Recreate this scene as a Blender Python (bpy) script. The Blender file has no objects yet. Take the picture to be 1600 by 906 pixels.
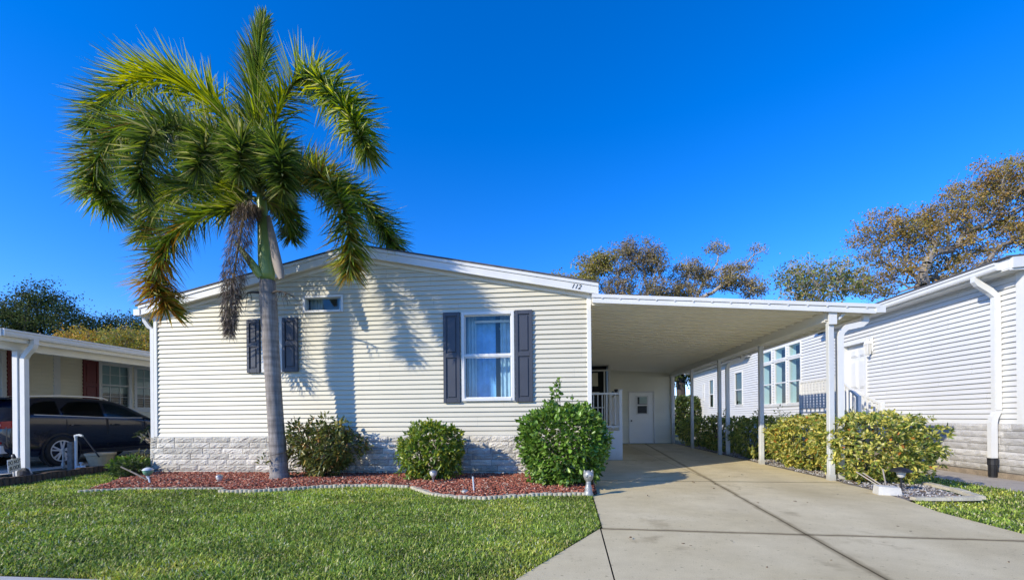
import bpy, math, random
import numpy as np
from mathutils import Vector, Matrix, Quaternion, noise as mnoise
random.seed(7); rng = np.random.default_rng(7)
scene = bpy.context.scene
COL = scene.collection
PI = math.pi

# ------------------------------------------------------------------ materials
def nodes_of(m):
    m.use_nodes = True
    nt = m.node_tree
    return nt, nt.nodes['Principled BSDF']

def ramp2(nt, fac, c0, c1, p0=0.0, p1=1.0):
    r = nt.nodes.new('ShaderNodeValToRGB')
    r.color_ramp.elements[0].position = p0; r.color_ramp.elements[1].position = p1
    r.color_ramp.elements[0].color = (*c0, 1); r.color_ramp.elements[1].color = (*c1, 1)
    nt.links.new(fac, r.inputs[0]); return r.outputs[0]

def noise_node(nt, scale, detail=4, rough=.55, vec=None, dist=0):
    n = nt.nodes.new('ShaderNodeTexNoise'); n.inputs['Scale'].default_value = scale
    n.inputs['Detail'].default_value = detail; n.inputs['Roughness'].default_value = rough
    n.inputs['Distortion'].default_value = dist
    if vec is None:
        g = nt.nodes.new('ShaderNodeNewGeometry'); vec = g.outputs['Position']
    nt.links.new(vec, n.inputs['Vector']); return n.outputs['Fac']

def mix(nt, mode, fac, a, b):
    m = nt.nodes.new('ShaderNodeMix'); m.data_type = 'RGBA'; m.blend_type = mode
    for s, v in ((m.inputs[0], fac), (m.inputs[6], a), (m.inputs[7], b)):
        if hasattr(v, 'is_linked') or hasattr(v, 'links'): nt.links.new(v, s)
        elif isinstance(v, (int, float)): s.default_value = v
        else: s.default_value = (*v, 1)
    return m.outputs[2]

def bump(nt, bsdf, h, strength=.3, dist=.01):
    b = nt.nodes.new('ShaderNodeBump'); b.inputs['Strength'].default_value = strength
    b.inputs['Distance'].default_value = dist
    nt.links.new(h, b.inputs['Height']); nt.links.new(b.outputs[0], bsdf.inputs['Normal'])

def M(name, col, rough=.5, var=.12, scale=3.0, fine=0, bmp=0, bscale=60, metal=0, spec=.5, attr=False, bdist=.01, streak=False, grime=0):
    m = bpy.data.materials.new(name); nt, b = nodes_of(m)
    b.inputs['Roughness'].default_value = rough; b.inputs['Metallic'].default_value = metal
    b.inputs['Specular IOR Level'].default_value = spec
    vec = None
    if streak:
        g = nt.nodes.new('ShaderNodeNewGeometry'); mp = nt.nodes.new('ShaderNodeMapping')
        mp.inputs['Scale'].default_value = (1, 1, .15)
        nt.links.new(g.outputs['Position'], mp.inputs[0]); vec = mp.outputs[0]
    f = noise_node(nt, scale, 5, .6, vec)
    lo = tuple(c * (1 - var) for c in col); hi = tuple(min(1, c * (1 + var)) for c in col)
    c = ramp2(nt, f, lo, hi, .3, .7)
    if attr:
        a = nt.nodes.new('ShaderNodeAttribute'); a.attribute_name = 'Col'
        c = mix(nt, 'MULTIPLY', 1.0, c, a.outputs['Color'])
    if fine:
        f2 = noise_node(nt, bscale, 3)
        c2 = ramp2(nt, f2, (1 - fine,) * 3, (1, 1, 1), .3, .7)
        c = mix(nt, 'MULTIPLY', 1.0, c, c2)
    if grime:
        gg = nt.nodes.new('ShaderNodeNewGeometry'); sp = nt.nodes.new('ShaderNodeSeparateXYZ'); nt.links.new(gg.outputs['Position'], sp.inputs[0])
        ad = nt.nodes.new('ShaderNodeMath'); ad.operation = 'MULTIPLY_ADD'; ad.inputs[1].default_value = .35
        nt.links.new(noise_node(nt, 7, 5, .65), ad.inputs[0]); nt.links.new(sp.outputs['Z'], ad.inputs[2])
        c = mix(nt, 'MULTIPLY', 1.0, c, ramp2(nt, ad.outputs[0], (1 - grime, 1 - grime * 1.1, 1 - grime * 1.3), (1, 1, 1), .10, .42))
    nt.links.new(c, b.inputs['Base Color'])
    if bmp:
        bump(nt, b, noise_node(nt, bscale, 4), bmp, bdist)
    return m

def leaf_mat(name, rough=.45, trans=.3, spec=.4):
    m = bpy.data.materials.new(name); nt, b = nodes_of(m)
    a = nt.nodes.new('ShaderNodeAttribute'); a.attribute_name = 'Col'
    nt.links.new(a.outputs['Color'], b.inputs['Base Color'])
    b.inputs['Roughness'].default_value = rough; b.inputs['Specular IOR Level'].default_value = spec
    t = nt.nodes.new('ShaderNodeBsdfTranslucent')
    h = nt.nodes.new('ShaderNodeHueSaturation'); h.inputs['Value'].default_value = 1.6; h.inputs['Saturation'].default_value = 1.1
    nt.links.new(a.outputs['Color'], h.inputs['Color']); nt.links.new(h.outputs[0], t.inputs['Color'])
    mx = nt.nodes.new('ShaderNodeMixShader'); mx.inputs[0].default_value = trans
    nt.links.new(b.outputs[0], mx.inputs[1]); nt.links.new(t.outputs[0], mx.inputs[2])
    nt.links.new(mx.outputs[0], nt.nodes['Material Output'].inputs['Surface'])
    return m

def glass_mat(name, tint=(.8, .9, .9), refl=.5, trans=1.0):
    m = bpy.data.materials.new(name); m.use_nodes = True; nt = m.node_tree; nt.nodes.clear()
    out = nt.nodes.new('ShaderNodeOutputMaterial'); t = nt.nodes.new('ShaderNodeBsdfTransparent')
    t.inputs[0].default_value = (*tint, 1)
    g = nt.nodes.new('ShaderNodeBsdfGlossy'); g.inputs['Roughness'].default_value = .015
    f = nt.nodes.new('ShaderNodeLayerWeight'); f.inputs[0].default_value = .5
    pw = nt.nodes.new('ShaderNodeMath'); pw.operation = 'POWER'; pw.inputs[1].default_value = 4.0
    nt.links.new(f.outputs['Facing'], pw.inputs[0])
    ma = nt.nodes.new('ShaderNodeMath'); ma.operation = 'MULTIPLY_ADD'; ma.inputs[1].default_value = .8; ma.inputs[2].default_value = refl
    ma.use_clamp = True
    nt.links.new(pw.outputs[0], ma.inputs[0])
    n = noise_node(nt, 1.2, 1); bm = nt.nodes.new('ShaderNodeBump'); bm.inputs['Strength'].default_value = .04; bm.inputs['Distance'].default_value = .02
    nt.links.new(n, bm.inputs['Height']); nt.links.new(bm.outputs[0], g.inputs['Normal'])
    mx = nt.nodes.new('ShaderNodeMixShader')
    nt.links.new(ma.outputs[0], mx.inputs[0]); nt.links.new(t.outputs[0], mx.inputs[1]); nt.links.new(g.outputs[0], mx.inputs[2])
    nt.links.new(mx.outputs[0], out.inputs[0]); return m

MT = {}
MT['siding'] = M('vinyl_siding', (.675, .63, .495), .5, .05, .8, fine=.03, bscale=40, streak=True, attr=True)
MT['siding_white'] = M('white_vinyl_siding', (.70, .69, .655), .5, .045, .8, streak=True, attr=True)
MT['siding_tan'] = M('tan_vinyl_siding', (.92, .86, .66), .5, .05, .8, attr=True)
MT['siding_shed'] = M('shed_siding', (.86, .84, .70), .5, .04, .8, attr=True)
MT['white'] = M('white_painted_metal', (.77, .76, .71), .42, .06, 2.0, fine=.05, bscale=8, streak=True, grime=.35)
MT['post_paint'] = M('post_paint', (.64, .65, .63), .45, .06, 2.0, fine=.05, bscale=8, streak=True, grime=.4)
MT['trim'] = M('cream_trim', (.79, .77, .69), .45, .03, 2)
MT['soffit'] = M('soffit_vinyl', (.74, .71, .62), .5, .04, 2)
MT['ceiling'] = M('pan_ceiling_paint', (.93, .90, .79), .32, .03, 1.2)
MT['shingle'] = M('dark_shingle', (.10, .10, .105), .9, .3, 8, bmp=.5, bscale=40)
MT['stone'] = M('split_face_block', (.84, .79, .68), .9, .14, 5, fine=.2, grime=.25, bmp=1.0, bscale=55, attr=True, bdist=.025)
MT['stone_grey'] = M('grey_split_face_block', (.70, .68, .64), .9, .10, 5, fine=.2, grime=.3, bmp=1.0, bscale=55, attr=True, bdist=.025)
MT['mortar'] = M('mortar', (.13, .125, .115), .95, .2, 8)
MT['shutter'] = M('slate_shutter', (.058, .062, .076), .42, .10, 3)
MT['red'] = M('dark_red_shutter', (.17, .022, .02), .45, .1, 3)
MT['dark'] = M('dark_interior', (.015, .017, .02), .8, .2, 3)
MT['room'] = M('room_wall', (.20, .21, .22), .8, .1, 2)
MT['curtain'] = M('sheer_curtain', (.22, .47, .74), .9, .2, 6)
MT['curtain_pale'] = M('pale_curtain', (.46, .60, .66), .9, .14, 6)
MT['blind'] = M('blind_slats', (.42, .52, .47), .6, .08, 3)
MT['mint'] = M('window_reveal', (.62, .76, .69), .6, .05, 3)
MT['glass'] = glass_mat('window_glass', (.84, .94, .98), .07)
MT['glass_dark'] = glass_mat('dark_glass', (.35, .42, .42), .05)
MT['car_glass'] = glass_mat('car_glass', (.10, .13, .15), .05)
MT['car_glass_clear'] = glass_mat('car_glass_clear', (.55, .70, .70), .05)
MT['door'] = M('door_paint', (.93, .92, .86), .42, .03, 2)
MT['black'] = M('black_plastic', (.018, .018, .02), .45, .2, 10)
MT['rubber'] = M('tyre_rubber', (.02, .02, .02), .8, .2, 20)
MT['alloy'] = M('silver_alloy', (.72, .72, .73), .3, .05, 5, metal=.25)
MT['lamp_red'] = M('red_lens', (.42, .012, .012), .15, .1, 8)
MT['lamp_clear'] = M('clear_lens', (.75, .75, .75), .12, .05, 8)
MT['pvc'] = M('pvc_pipe', (.60, .64, .66), .4, .08, 9)
MT['wood'] = M('weathered_post', (.23, .20, .17), .9, .25, 12, fine=.3, bscale=30)
MT['brick_edge'] = M('brown_edging', (.13, .09, .065), .95, .35, 9, fine=.4, bscale=40, bmp=.5)
MT['edge_white'] = M('white_concrete_edging', (.60, .54, .40), .9, .18, 7, fine=.25, bscale=45, bmp=.5)
MT['clay'] = M('clay_pot', (.52, .42, .28), .7, .15, 5, fine=.15)
MT['soil'] = M('dark_soil', (.055, .045, .035), 1, .3, 9, bmp=.8, bscale=25)
MT['mulch_base'] = M('mulch_bed', (.12, .035, .022), 1, .35, 18, fine=.5, bscale=60, bmp=1, bdist=.02)
MT['mulch'] = M('red_mulch_chips', (1, 1, 1), .85, .12, 6, attr=True)
MT['gravel'] = M('gravel_stones', (1, 1, 1), .85, .1, 9, attr=True)
MT['gravel_base'] = M('gravel_bed', (.24, .21, .18), 1, .3, 20, fine=.4, bscale=60, bmp=1)
MT['bark'] = M('grey_bark', (.33, .29, .25), .95, .25, 6, fine=.35, bscale=18, bmp=.5)
MT['bark_dark'] = M('dark_bark', (.075, .063, .052), .95, .25, 6)
MT['bark_pale'] = M('pale_twig_bark', (.42, .36, .29), .95, .25, 6)
MT['leaf'] = leaf_mat('leaf')
MT['gloss_leaf'] = leaf_mat('glossy_leaf', .32, .22, .5)
MT['palm_leaf'] = leaf_mat('palm_leaflet', .38, .38, .45)
MT['tree_leaf'] = leaf_mat('tree_leaf', .6, .25, .2)
MT['grass'] = leaf_mat('grass_blade', .5, .3, .3)
MT['crownshaft'] = M('green_crownshaft', (.22, .31, .075), .35, .2, 4, streak=True)
MT['sheath'] = M('dry_sheath', (.33, .28, .235), .7, .15, 7)
MT['fruit'] = M('dry_fruit_strands', (1, 1, 1), .9, .2, 6, attr=True)
MT['steel'] = M('brushed_steel', (.52, .52, .52), .35, .1, 8, metal=.8)
MT['lens'] = M('frosted_lens', (.62, .60, .54), .2, .1, 8)
MT['green_glass'] = M('green_globe', (.16, .34, .22), .08, .25, 9)
MT['pewter'] = M('grey_ornament', (.36, .36, .34), .35, .25, 30, metal=.3, bmp=.5, bscale=80)
MT['lime'] = M('limestone_block', (.60, .58, .52), .9, .12, 6, bmp=.4)
MT['black_ink'] = M('black_ink', (.012, .012, .012), .6, .05, 3)
MT['ground'] = M('far_grass', (.055, .085, .022), 1, .3, 2, fine=.4, bscale=20)
MT['lawn_base'] = M('lawn_soil', (.045, .065, .02), 1, .35, 6, fine=.5, bscale=50)
MT['asphalt'] = M('road_asphalt', (.09, .09, .09), .95, .2, 4, fine=.4, bscale=150)
MT['footing'] = M('concrete_footing', (.33, .26, .18), .95, .25, 6, fine=.3, bscale=40)
MT['fence_w'] = MT['white']

def concrete(name, c0, c1, joints_x=(), joints_y=()):
    m = bpy.data.materials.new(name); nt, b = nodes_of(m)
    b.inputs['Roughness'].default_value = .85; b.inputs['Specular IOR Level'].default_value = .25
    c = ramp2(nt, noise_node(nt, .55, 6, .6, dist=.6), c0, c1, .30, .70)
    c = mix(nt, 'MULTIPLY', .75, c, ramp2(nt, noise_node(nt, 3.2, 6, .7), (.80, .79, .78), (1, 1, 1), .25, .62))
    c = mix(nt, 'MULTIPLY', 1, c, ramp2(nt, noise_node(nt, 170, 2), (.78, .78, .78), (1.08, 1.08, 1.08), .3, .7))
    c = mix(nt, 'MULTIPLY', 1, c, ramp2(nt, noise_node(nt, 26, 3, .5), (.55, .53, .50), (1, 1, 1), .26, .36))
    g = nt.nodes.new('ShaderNodeNewGeometry'); sp = nt.nodes.new('ShaderNodeSeparateXYZ'); nt.links.new(g.outputs['Position'], sp.inputs[0])
    def math_(op, a, b_=None):
        n = nt.nodes.new('ShaderNodeMath'); n.operation = op
        for i, v in enumerate((a, b_)):
            if v is None: continue
            if isinstance(v, (int, float)): n.inputs[i].default_value = v
            else: nt.links.new(v, n.inputs[i])
        return n.outputs[0]
    wob = math_('MULTIPLY', math_('SUBTRACT', noise_node(nt, 2.5, 4, .7), .5), .10)
    for axis, vals in (('X', joints_x), ('Y', joints_y)):
        for base, slope, wid in vals:
            other = sp.outputs['Y' if axis == 'X' else 'X']
            tgt = math_('ADD', math_('MULTIPLY', other, slope), base)
            d = math_('ABSOLUTE', math_('ADD', math_('SUBTRACT', sp.outputs[axis], tgt), wob))
            d = math_('DIVIDE', d, wid); soft = wid > .3
            c = mix(nt, 'MULTIPLY', 1, c, ramp2(nt, d, (.90, .89, .87) if soft else (.50, .47, .42), (1, 1, 1), .1, 1.0))
    vo = nt.nodes.new('ShaderNodeTexVoronoi'); vo.feature = 'DISTANCE_TO_EDGE'; vo.inputs['Scale'].default_value = .38
    gp = nt.nodes.new('ShaderNodeNewGeometry'); nz = nt.nodes.new('ShaderNodeTexNoise'); nz.inputs['Scale'].default_value = 2.2; nz.inputs['Detail'].default_value = 6
    nt.links.new(gp.outputs['Position'], nz.inputs['Vector']); va = nt.nodes.new('ShaderNodeVectorMath'); va.operation = 'MULTIPLY_ADD'
    va.inputs[1].default_value = (.6, .6, .6); nt.links.new(nz.outputs['Color'], va.inputs[0]); nt.links.new(gp.outputs['Position'], va.inputs[2]); nt.links.new(va.outputs[0], vo.inputs['Vector'])
    crack = ramp2(nt, vo.outputs['Distance'], (.72, .70, .66), (1, 1, 1), .001, .006)
    c = mix(nt, 'MULTIPLY', ramp2(nt, noise_node(nt, .5, 2), (0, 0, 0), (1, 1, 1), .52, .6), c, crack)
    c = mix(nt, 'MULTIPLY', 1, c, ramp2(nt, noise_node(nt, 1.6, 5, .6), (.74, .72, .69), (1, 1, 1), .28, .40))
    nt.links.new(c, b.inputs['Base Color'])
    bump(nt, b, noise_node(nt, 120, 4), .25, .004)
    return m
# x = base + slope*y for the lengthwise joint ; y = base + slope*x for the crosswise joints
MT['concrete'] = concrete('driveway_concrete', (.66, .54, .30), (.82, .695, .43),
    joints_x=[(1.89, .09, .06), (2.13, .02, .5), (3.35, .03, .45)], joints_y=[(4.44, -.055, .06), (7.78, -.03, .05), (11.3, 0, .03)])
MT['sidewalk'] = concrete('sidewalk_concrete', (.50, .48, .43), (.60, .58, .53))
MT['path'] = concrete('path_concrete', (.42, .36, .28), (.56, .49, .39))

def car_paint():
    m = bpy.data.materials.new('navy_car_paint'); nt, b = nodes_of(m)
    c = ramp2(nt, noise_node(nt, 400, 2), (.004, .006, .018), (.008, .011, .030), .3, .7)
    nt.links.new(c, b.inputs['Base Color'])
    b.inputs['Roughness'].default_value = .25; b.inputs['Coat Weight'].default_value = 1; b.inputs['Coat Roughness'].default_value = .02
    return m
MT['paint'] = car_paint()

def palm_trunk_mat():
    m = bpy.data.materials.new('palm_trunk_bark'); nt, b = nodes_of(m)
    b.inputs['Roughness'].default_value = .9; b.inputs['Specular IOR Level'].default_value = .2
    g = nt.nodes.new('ShaderNodeNewGeometry')
    mp = nt.nodes.new('ShaderNodeMapping'); mp.inputs['Scale'].default_value = (.5, .5, 9)
    nt.links.new(g.outputs['Position'], mp.inputs[0])
    rings = noise_node(nt, 1.6, 4, .6, mp.outputs[0])
    mp2 = nt.nodes.new('ShaderNodeMapping'); mp2.inputs['Scale'].default_value = (9, 9, .7)
    nt.links.new(g.outputs['Position'], mp2.inputs[0])
    streak = noise_node(nt, 4, 5, .65, mp2.outputs[0])
    c = ramp2(nt, rings, (.24, .212, .188), (.37, .33, .292), .34, .62)
    c = mix(nt, 'MULTIPLY', 1, c, ramp2(nt, streak, (.55, .54, .53), (1.1, 1.1, 1.1), .3, .65))
    nt.links.new(c, b.inputs['Base Color'])
    bump(nt, b, rings, .45, .02); return m
MT['palm_trunk'] = palm_trunk_mat()

# ------------------------------------------------------------------ mesh helpers
class MB:
    def __init__(s): s.v = []; s.f = []; s.c = []
    def add(s, vs, fs, col=(1, 1, 1)):
        o = len(s.v); s.v += [tuple(v) for v in vs]
        for f in fs: s.f.append(tuple(i + o for i in f)); s.c.append(col)
        return s
    def box(s, x0, x1, y0, y1, z0, z1, col=(1, 1, 1)):
        return s.hexa([(x0, y0, z0), (x1, y0, z0), (x1, y1, z0), (x0, y1, z0), (x0, y0, z1), (x1, y0, z1), (x1, y1, z1), (x0, y1, z1)], col)
    def hexa(s, p, col=(1, 1, 1)):
        return s.add(p, [(0, 3, 2, 1), (4, 5, 6, 7), (0, 1, 5, 4), (1, 2, 6, 5), (2, 3, 7, 6), (3, 0, 4, 7)], col)
    def bbox(s, x0, x1, y0, y1, z0, z1, b=.006, col=(1, 1, 1)):
        """box with chamfered edges"""
        b = min(b, (x1 - x0) * .45, (y1 - y0) * .45, (z1 - z0) * .45)
        X = (x0, x1); Y = (y0, y1); Z = (z0, z1); vs = []; idx = {}
        for i in (0, 1):
            for j in (0, 1):
                for k in (0, 1):
                    sx = b if i == 0 else -b; sy = b if j == 0 else -b; sz = b if k == 0 else -b
                    for a, p in (('x', (X[i], Y[j] + sy, Z[k] + sz)), ('y', (X[i] + sx, Y[j], Z[k] + sz)), ('z', (X[i] + sx, Y[j] + sy, Z[k]))):
                        idx[(a, i, j, k)] = len(vs); vs.append(p)
        fs = []
        for i in (0, 1): fs.append([idx[('x', i, j, k)] for j, k in ((0, 0), (1, 0), (1, 1), (0, 1))])
        for j in (0, 1): fs.append([idx[('y', i, j, k)] for i, k in ((0, 0), (1, 0), (1, 1), (0, 1))])
        for k in (0, 1): fs.append([idx[('z', i, j, k)] for i, j in ((0, 0), (1, 0), (1, 1), (0, 1))])
        for i in (0, 1):
            for j in (0, 1): fs.append([idx[('x', i, j, 0)], idx[('x', i, j, 1)], idx[('y', i, j, 1)], idx[('y', i, j, 0)]])
        for i in (0, 1):
            for k in (0, 1): fs.append([idx[('x', i, 0, k)], idx[('x', i, 1, k)], idx[('z', i, 1, k)], idx[('z', i, 0, k)]])
        for j in (0, 1):
            for k in (0, 1): fs.append([idx[('y', 0, j, k)], idx[('y', 1, j, k)], idx[('z', 1, j, k)], idx[('z', 0, j, k)]])
        for i in (0, 1):
            for j in (0, 1):
                for k in (0, 1): fs.append([idx[('x', i, j, k)], idx[('y', i, j, k)], idx[('z', i, j, k)]])
        c = Vector(((x0 + x1) / 2, (y0 + y1) / 2, (z0 + z1) / 2)); out = []
        for f in fs:
            p = [Vector(vs[q]) for q in f]; n = (p[1] - p[0]).cross(p[2] - p[0])
            out.append(tuple(f) if n.dot(sum(p, Vector()) / len(p) - c) > 0 else tuple(reversed(f)))
        return s.add(vs, out, col)
    def prism(s, poly, axis, a0, a1, col=(1, 1, 1)):
        """poly of (p,q) in the two other axes, extruded along axis"""
        def mk(p, q, a):
            return {'x': (a, p, q), 'y': (p, a, q), 'z': (p, q, a)}[axis]
        n = len(poly)
        vs = [mk(p, q, a0) for p, q in poly] + [mk(p, q, a1) for p, q in poly]
        fs = [tuple(range(n))[::-1], tuple(range(n, 2 * n))] + [(i, (i + 1) % n, n + (i + 1) % n, n + i) for i in range(n)]
        A = sum(poly[i][0] * poly[(i + 1) % n][1] - poly[(i + 1) % n][0] * poly[i][1] for i in range(n))
        flip = (A < 0) != (axis == 'y')
        if flip: fs = [f[::-1] for f in fs]
        if a1 < a0: fs = [f[::-1] for f in fs]
        return s.add(vs, fs, col)
    def tube(s, pts, rad, n=8, cap=True, col=(1, 1, 1), oval=1.0):
        pts = [Vector(p) for p in pts]
        if not hasattr(rad, '__len__'): rad = [rad] * len(pts)
        rad = [float(r) for r in rad]
        o = len(s.v); prev = None
        for i, p in enumerate(pts):
            t = (pts[min(i + 1, len(pts) - 1)] - pts[max(i - 1, 0)]).normalized()
            if prev is None:
                a = t.orthogonal().normalized()
            else:
                a = (prev - t * prev.dot(t)).normalized()
            prev = a; b = t.cross(a)
            for k in range(n):
                th = 2 * PI * k / n
                s.v.append(tuple(p + rad[i] * (a * math.cos(th) + b * math.sin(th) * oval)))
        for i in range(len(pts) - 1):
            for k in range(n):
                q = o + i * n; k2 = (k + 1) % n
                s.f.append((q + k, q + k2, q + n + k2, q + n + k)); s.c.append(col)
        if cap:
            s.f.append(tuple(o + k for k in range(n))[::-1]); s.c.append(col)
            e = o + (len(pts) - 1) * n
            s.f.append(tuple(e + k for k in range(n))); s.c.append(col)
        return s
    def rtube(s, pts, w, d, up=(0, 0, 1), col=(1, 1, 1)):
        """rectangular section swept along a path"""
        pts = [Vector(p) for p in pts]; o = len(s.v)
        for i, p in enumerate(pts):
            t = (pts[min(i + 1, len(pts) - 1)] - pts[max(i - 1, 0)]).normalized()
            a = Vector(up); a = (a - t * a.dot(t))
            a = a.normalized() if a.length > 1e-4 else t.orthogonal().normalized()
            b = t.cross(a)
            for x, y in ((-1, -1), (1, -1), (1, 1), (-1, 1)):
                s.v.append(tuple(p + a * x * d / 2 + b * y * w / 2))
        for i in range(len(pts) - 1):
            for k in range(4):
                q = o + i * 4; k2 = (k + 1) % 4
                s.f.append((q + k, q + k2, q + 4 + k2, q + 4 + k)); s.c.append(col)
        e = o + (len(pts) - 1) * 4
        s.f += [(o + 3, o + 2, o + 1, o), (e, e + 1, e + 2, e + 3)]; s.c += [col, col]
        return s
    def lathe(s, c, prof, n=16, axis='z', col=(1, 1, 1), caps=True):
        """prof [(r,h)]"""
        o = len(s.v); c = Vector(c)
        for r, h in prof:
            for k in range(n):
                th = 2 * PI * k / n; u, w = r * math.cos(th), r * math.sin(th)
                s.v.append(tuple(c + Vector({'z': (u, w, h), 'x': (h, u, w), 'y': (w, h, u)}[axis])))
        for i in range(len(prof) - 1):
            for k in range(n):
                q = o + i * n; k2 = (k + 1) % n
                s.f.append((q + k, q + k2, q + n + k2, q + n + k)); s.c.append(col)
        if caps and prof[0][0] > 1e-5: s.f.append(tuple(o + k for k in range(n))[::-1]); s.c.append(col)
        e = o + (len(prof) - 1) * n
        if caps and prof[-1][0] > 1e-5: s.f.append(tuple(e + k for k in range(n))); s.c.append(col)
        return s
    def build(s, name, mat, parent=None, smooth=False, attr=False, loc=None):
        return finish(name, np.array(s.v, float), s.f, mat, parent, smooth, s.c if attr else None, loc)

def world_loc(o):
    p = Vector((0, 0, 0))
    while o is not None: p += o.location; o = o.parent
    return p

def finish(name, V, F, mat, parent=None, smooth=False, cols=None, loc=None):
    if parent is not None: base = world_loc(parent)
    elif loc is not None: base = Vector(loc)
    else:
        base = Vector(((V[:, 0].min() + V[:, 0].max()) / 2, (V[:, 1].min() + V[:, 1].max()) / 2, V[:, 2].min()))
    me = bpy.data.meshes.new(name)
    V = V - np.array(base)
    if isinstance(F, np.ndarray):
        k = F.shape[1]; nf = F.shape[0]
        me.vertices.add(len(V)); me.vertices.foreach_set('co', V.astype(np.float32).ravel())
        me.loops.add(nf * k); me.loops.foreach_set('vertex_index', F.astype(np.int32).ravel())
        me.polygons.add(nf); me.polygons.foreach_set('loop_start', np.arange(0, nf * k, k, dtype=np.int32))
        me.update(calc_edges=True)
    else:
        me.from_pydata([tuple(v) for v in V], [], F)
    nf = len(F)
    if cols is not None:
        c = np.ones((nf, 4), np.float32); c[:, :3] = np.array(cols, np.float32).reshape(nf, 3)
        at = me.attributes.new('Col', 'FLOAT_COLOR', 'FACE'); at.data.foreach_set('color', c.ravel())
    if smooth: me.polygons.foreach_set('use_smooth', np.ones(nf, dtype=bool))
    me.materials.append(mat); me.validate()
    o = bpy.data.objects.new(name, me); COL.objects.link(o)
    if parent is not None: o.parent = parent
    else: o.location = base
    return o

def thing(name, label, cat, loc, group=None):
    o = bpy.data.objects.new(name, None); o.empty_display_size = .1; COL.objects.link(o); o.location = loc
    return tag(o, label, cat, group)
def tag(o, label=None, cat=None, group=None, kind=None):
    if label: o['label'] = label
    if cat: o['category'] = cat
    if group: o['group'] = group
    if kind: o['kind'] = kind
    return o
def struct(name, mb, mat, **k): return tag(mb.build(name, mat, **k), kind='structure')

def siding_cuts(segs, joints):
    out = []
    for (l0, l1), (r0, r1) in segs:
        js = [j for j in joints if max(l0, l1) + .05 < j < min(r0, r1) - .05]; L = (l0, l1)
        for j in js: out.append((L, (j, j))); L = (j + .0015, j + .0015)
        out.append((L, (r0, r1)))
    return out
def siding(mb, O, u, n, z0, ztop, pitch, rng_fn, holes=(), lip=.02, cutz=()):
    O = Vector(O); u = Vector(u); n = Vector(n)
    def P(uu, z, off): return O + u * uu + n * off + Vector((0, 0, z))
    flip = u.cross(Vector((0, 0, 1))).dot(n) < 0
    z = z0; ci = 0; rs = random.Random(int(z0 * 100 + ztop * 77)); joints = []; shades = {}
    lip0 = lip
    while z < ztop - 1e-4:
        zt = min(z + pitch, ztop); lip = lip0 + rs.uniform(-.004, .002)
        if ci % 2 == 0:
            q = rs.uniform(-3.5, 0); joints = [q + 3.66 * k for k in range(9)]; shades = [rs.uniform(.965, 1.01) for _ in range(12)]
        ci += 1
        zs = sorted({z, zt, *[c for h in holes for c in (h[2], h[3]) if z < c < zt], *[c for c in cutz if z < c < zt]})
        for a, b in zip(zs[:-1], zs[1:]):
            a0, a1 = rng_fn(a + 1e-6); b0, b1 = rng_fn(b - 1e-6)
            if a1 - a0 < 1e-3 and b1 - b0 < 1e-3: continue
            hs = sorted((h[0], h[1]) for h in holes if h[2] < (a + b) / 2 < h[3])
            cuts = [((a0, b0), None)]; segs = []; L = (a0, b0)
            for h0, h1 in hs: segs.append((L, (h0, h0))); L = (h1, h1)
            segs.append((L, (a1, b1)))
            oa = lip - (lip - .003) * (a - z) / pitch; ob = lip - (lip - .003) * (b - z) / pitch
            for (l0, l1), (r0, r1) in siding_cuts(segs, joints):
                sh = shades[sum(1 for j in joints if j < (l0 + r0) / 2)]; col = (sh, sh, sh * .995)
                if r0 - l0 < 1e-4 and r1 - l1 < 1e-4: continue
                q = [P(l0, a, oa), P(r0, a, oa), P(r1, b, ob), P(l1, b, ob)]
                f = (0, 1, 2, 3)
                mb.add(q, [f[::-1] if flip else f], col)
                if abs(a - z) < 1e-6:
                    q = [P(l0, a, .003), P(r0, a, .003), P(r0, a, oa), P(l0, a, oa)]
                    mb.add(q, [f[::-1] if flip else f], col)
        z = zt
    return mb

def block_wall(mb, O, u, n, length, z0, rows, rh, bl, thick=.06, sub=(7, 3), rough=.014, gap=.007, jitter=.08, vary=.22, tint=((1.12, 1.1, 1.06), (.80, .79, .75))):
    """courses of split faced blocks with a rough front face"""
    O = Vector(O); u = Vector(u); n = Vector(n)
    flip = u.cross(Vector((0, 0, 1))).dot(n) < 0
    for r in range(rows):
        x = -random.uniform(.1, .9) * bl
        zA = z0 + r * rh + gap; zB = z0 + (r + 1) * rh
        while x < length:
            w = bl * random.uniform(1 - jitter, 1 + jitter)
            a, b = max(0, x), min(length, x + w - gap)
            x += w
            if b - a < .03: continue
            t = random.random(); base = random.uniform(-.004, .006)
            col = tuple(tint[0][i] * t + tint[1][i] * (1 - t) for i in range(3))
            vv = random.uniform(1 - vary * .6, 1 + vary * .4); col = tuple(c * vv for c in col)
            nx = max(2, int(sub[0] * (b - a) / bl)); nz = sub[1]; vs = []; fs = []
            for j in range(nz + 1):
                for i in range(nx + 1):
                    ed = i in (0, nx) or j in (0, nz)
                    off = thick + base + (-.006 if ed else random.uniform(-.3, 1) * rough)
                    vs.append(O + u * (a + (b - a) * i / nx) + Vector((0, 0, zA + (zB - zA) * j / nz)) + n * off)
            for j in range(nz):
                for i in range(nx):
                    q = j * (nx + 1) + i; f = (q, q + 1, q + nx + 2, q + nx + 1)
                    fs.append(f[::-1] if flip else f)
            m0 = len(vs)
            cs = [(a, zA), (b, zA), (b, zB), (a, zB)]; fr = [0, nx, (nx + 1) * (nz + 1) - 1, nz * (nx + 1)]
            for uu, zz in cs: vs.append(O + u * uu + Vector((0, 0, zz)))
            for i in range(4):
                f = (m0 + i, m0 + (i + 1) % 4, fr[(i + 1) % 4], fr[i]); fs.append(f[::-1] if flip else f)
            mb.add(vs, fs, col)
    return mb

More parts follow.
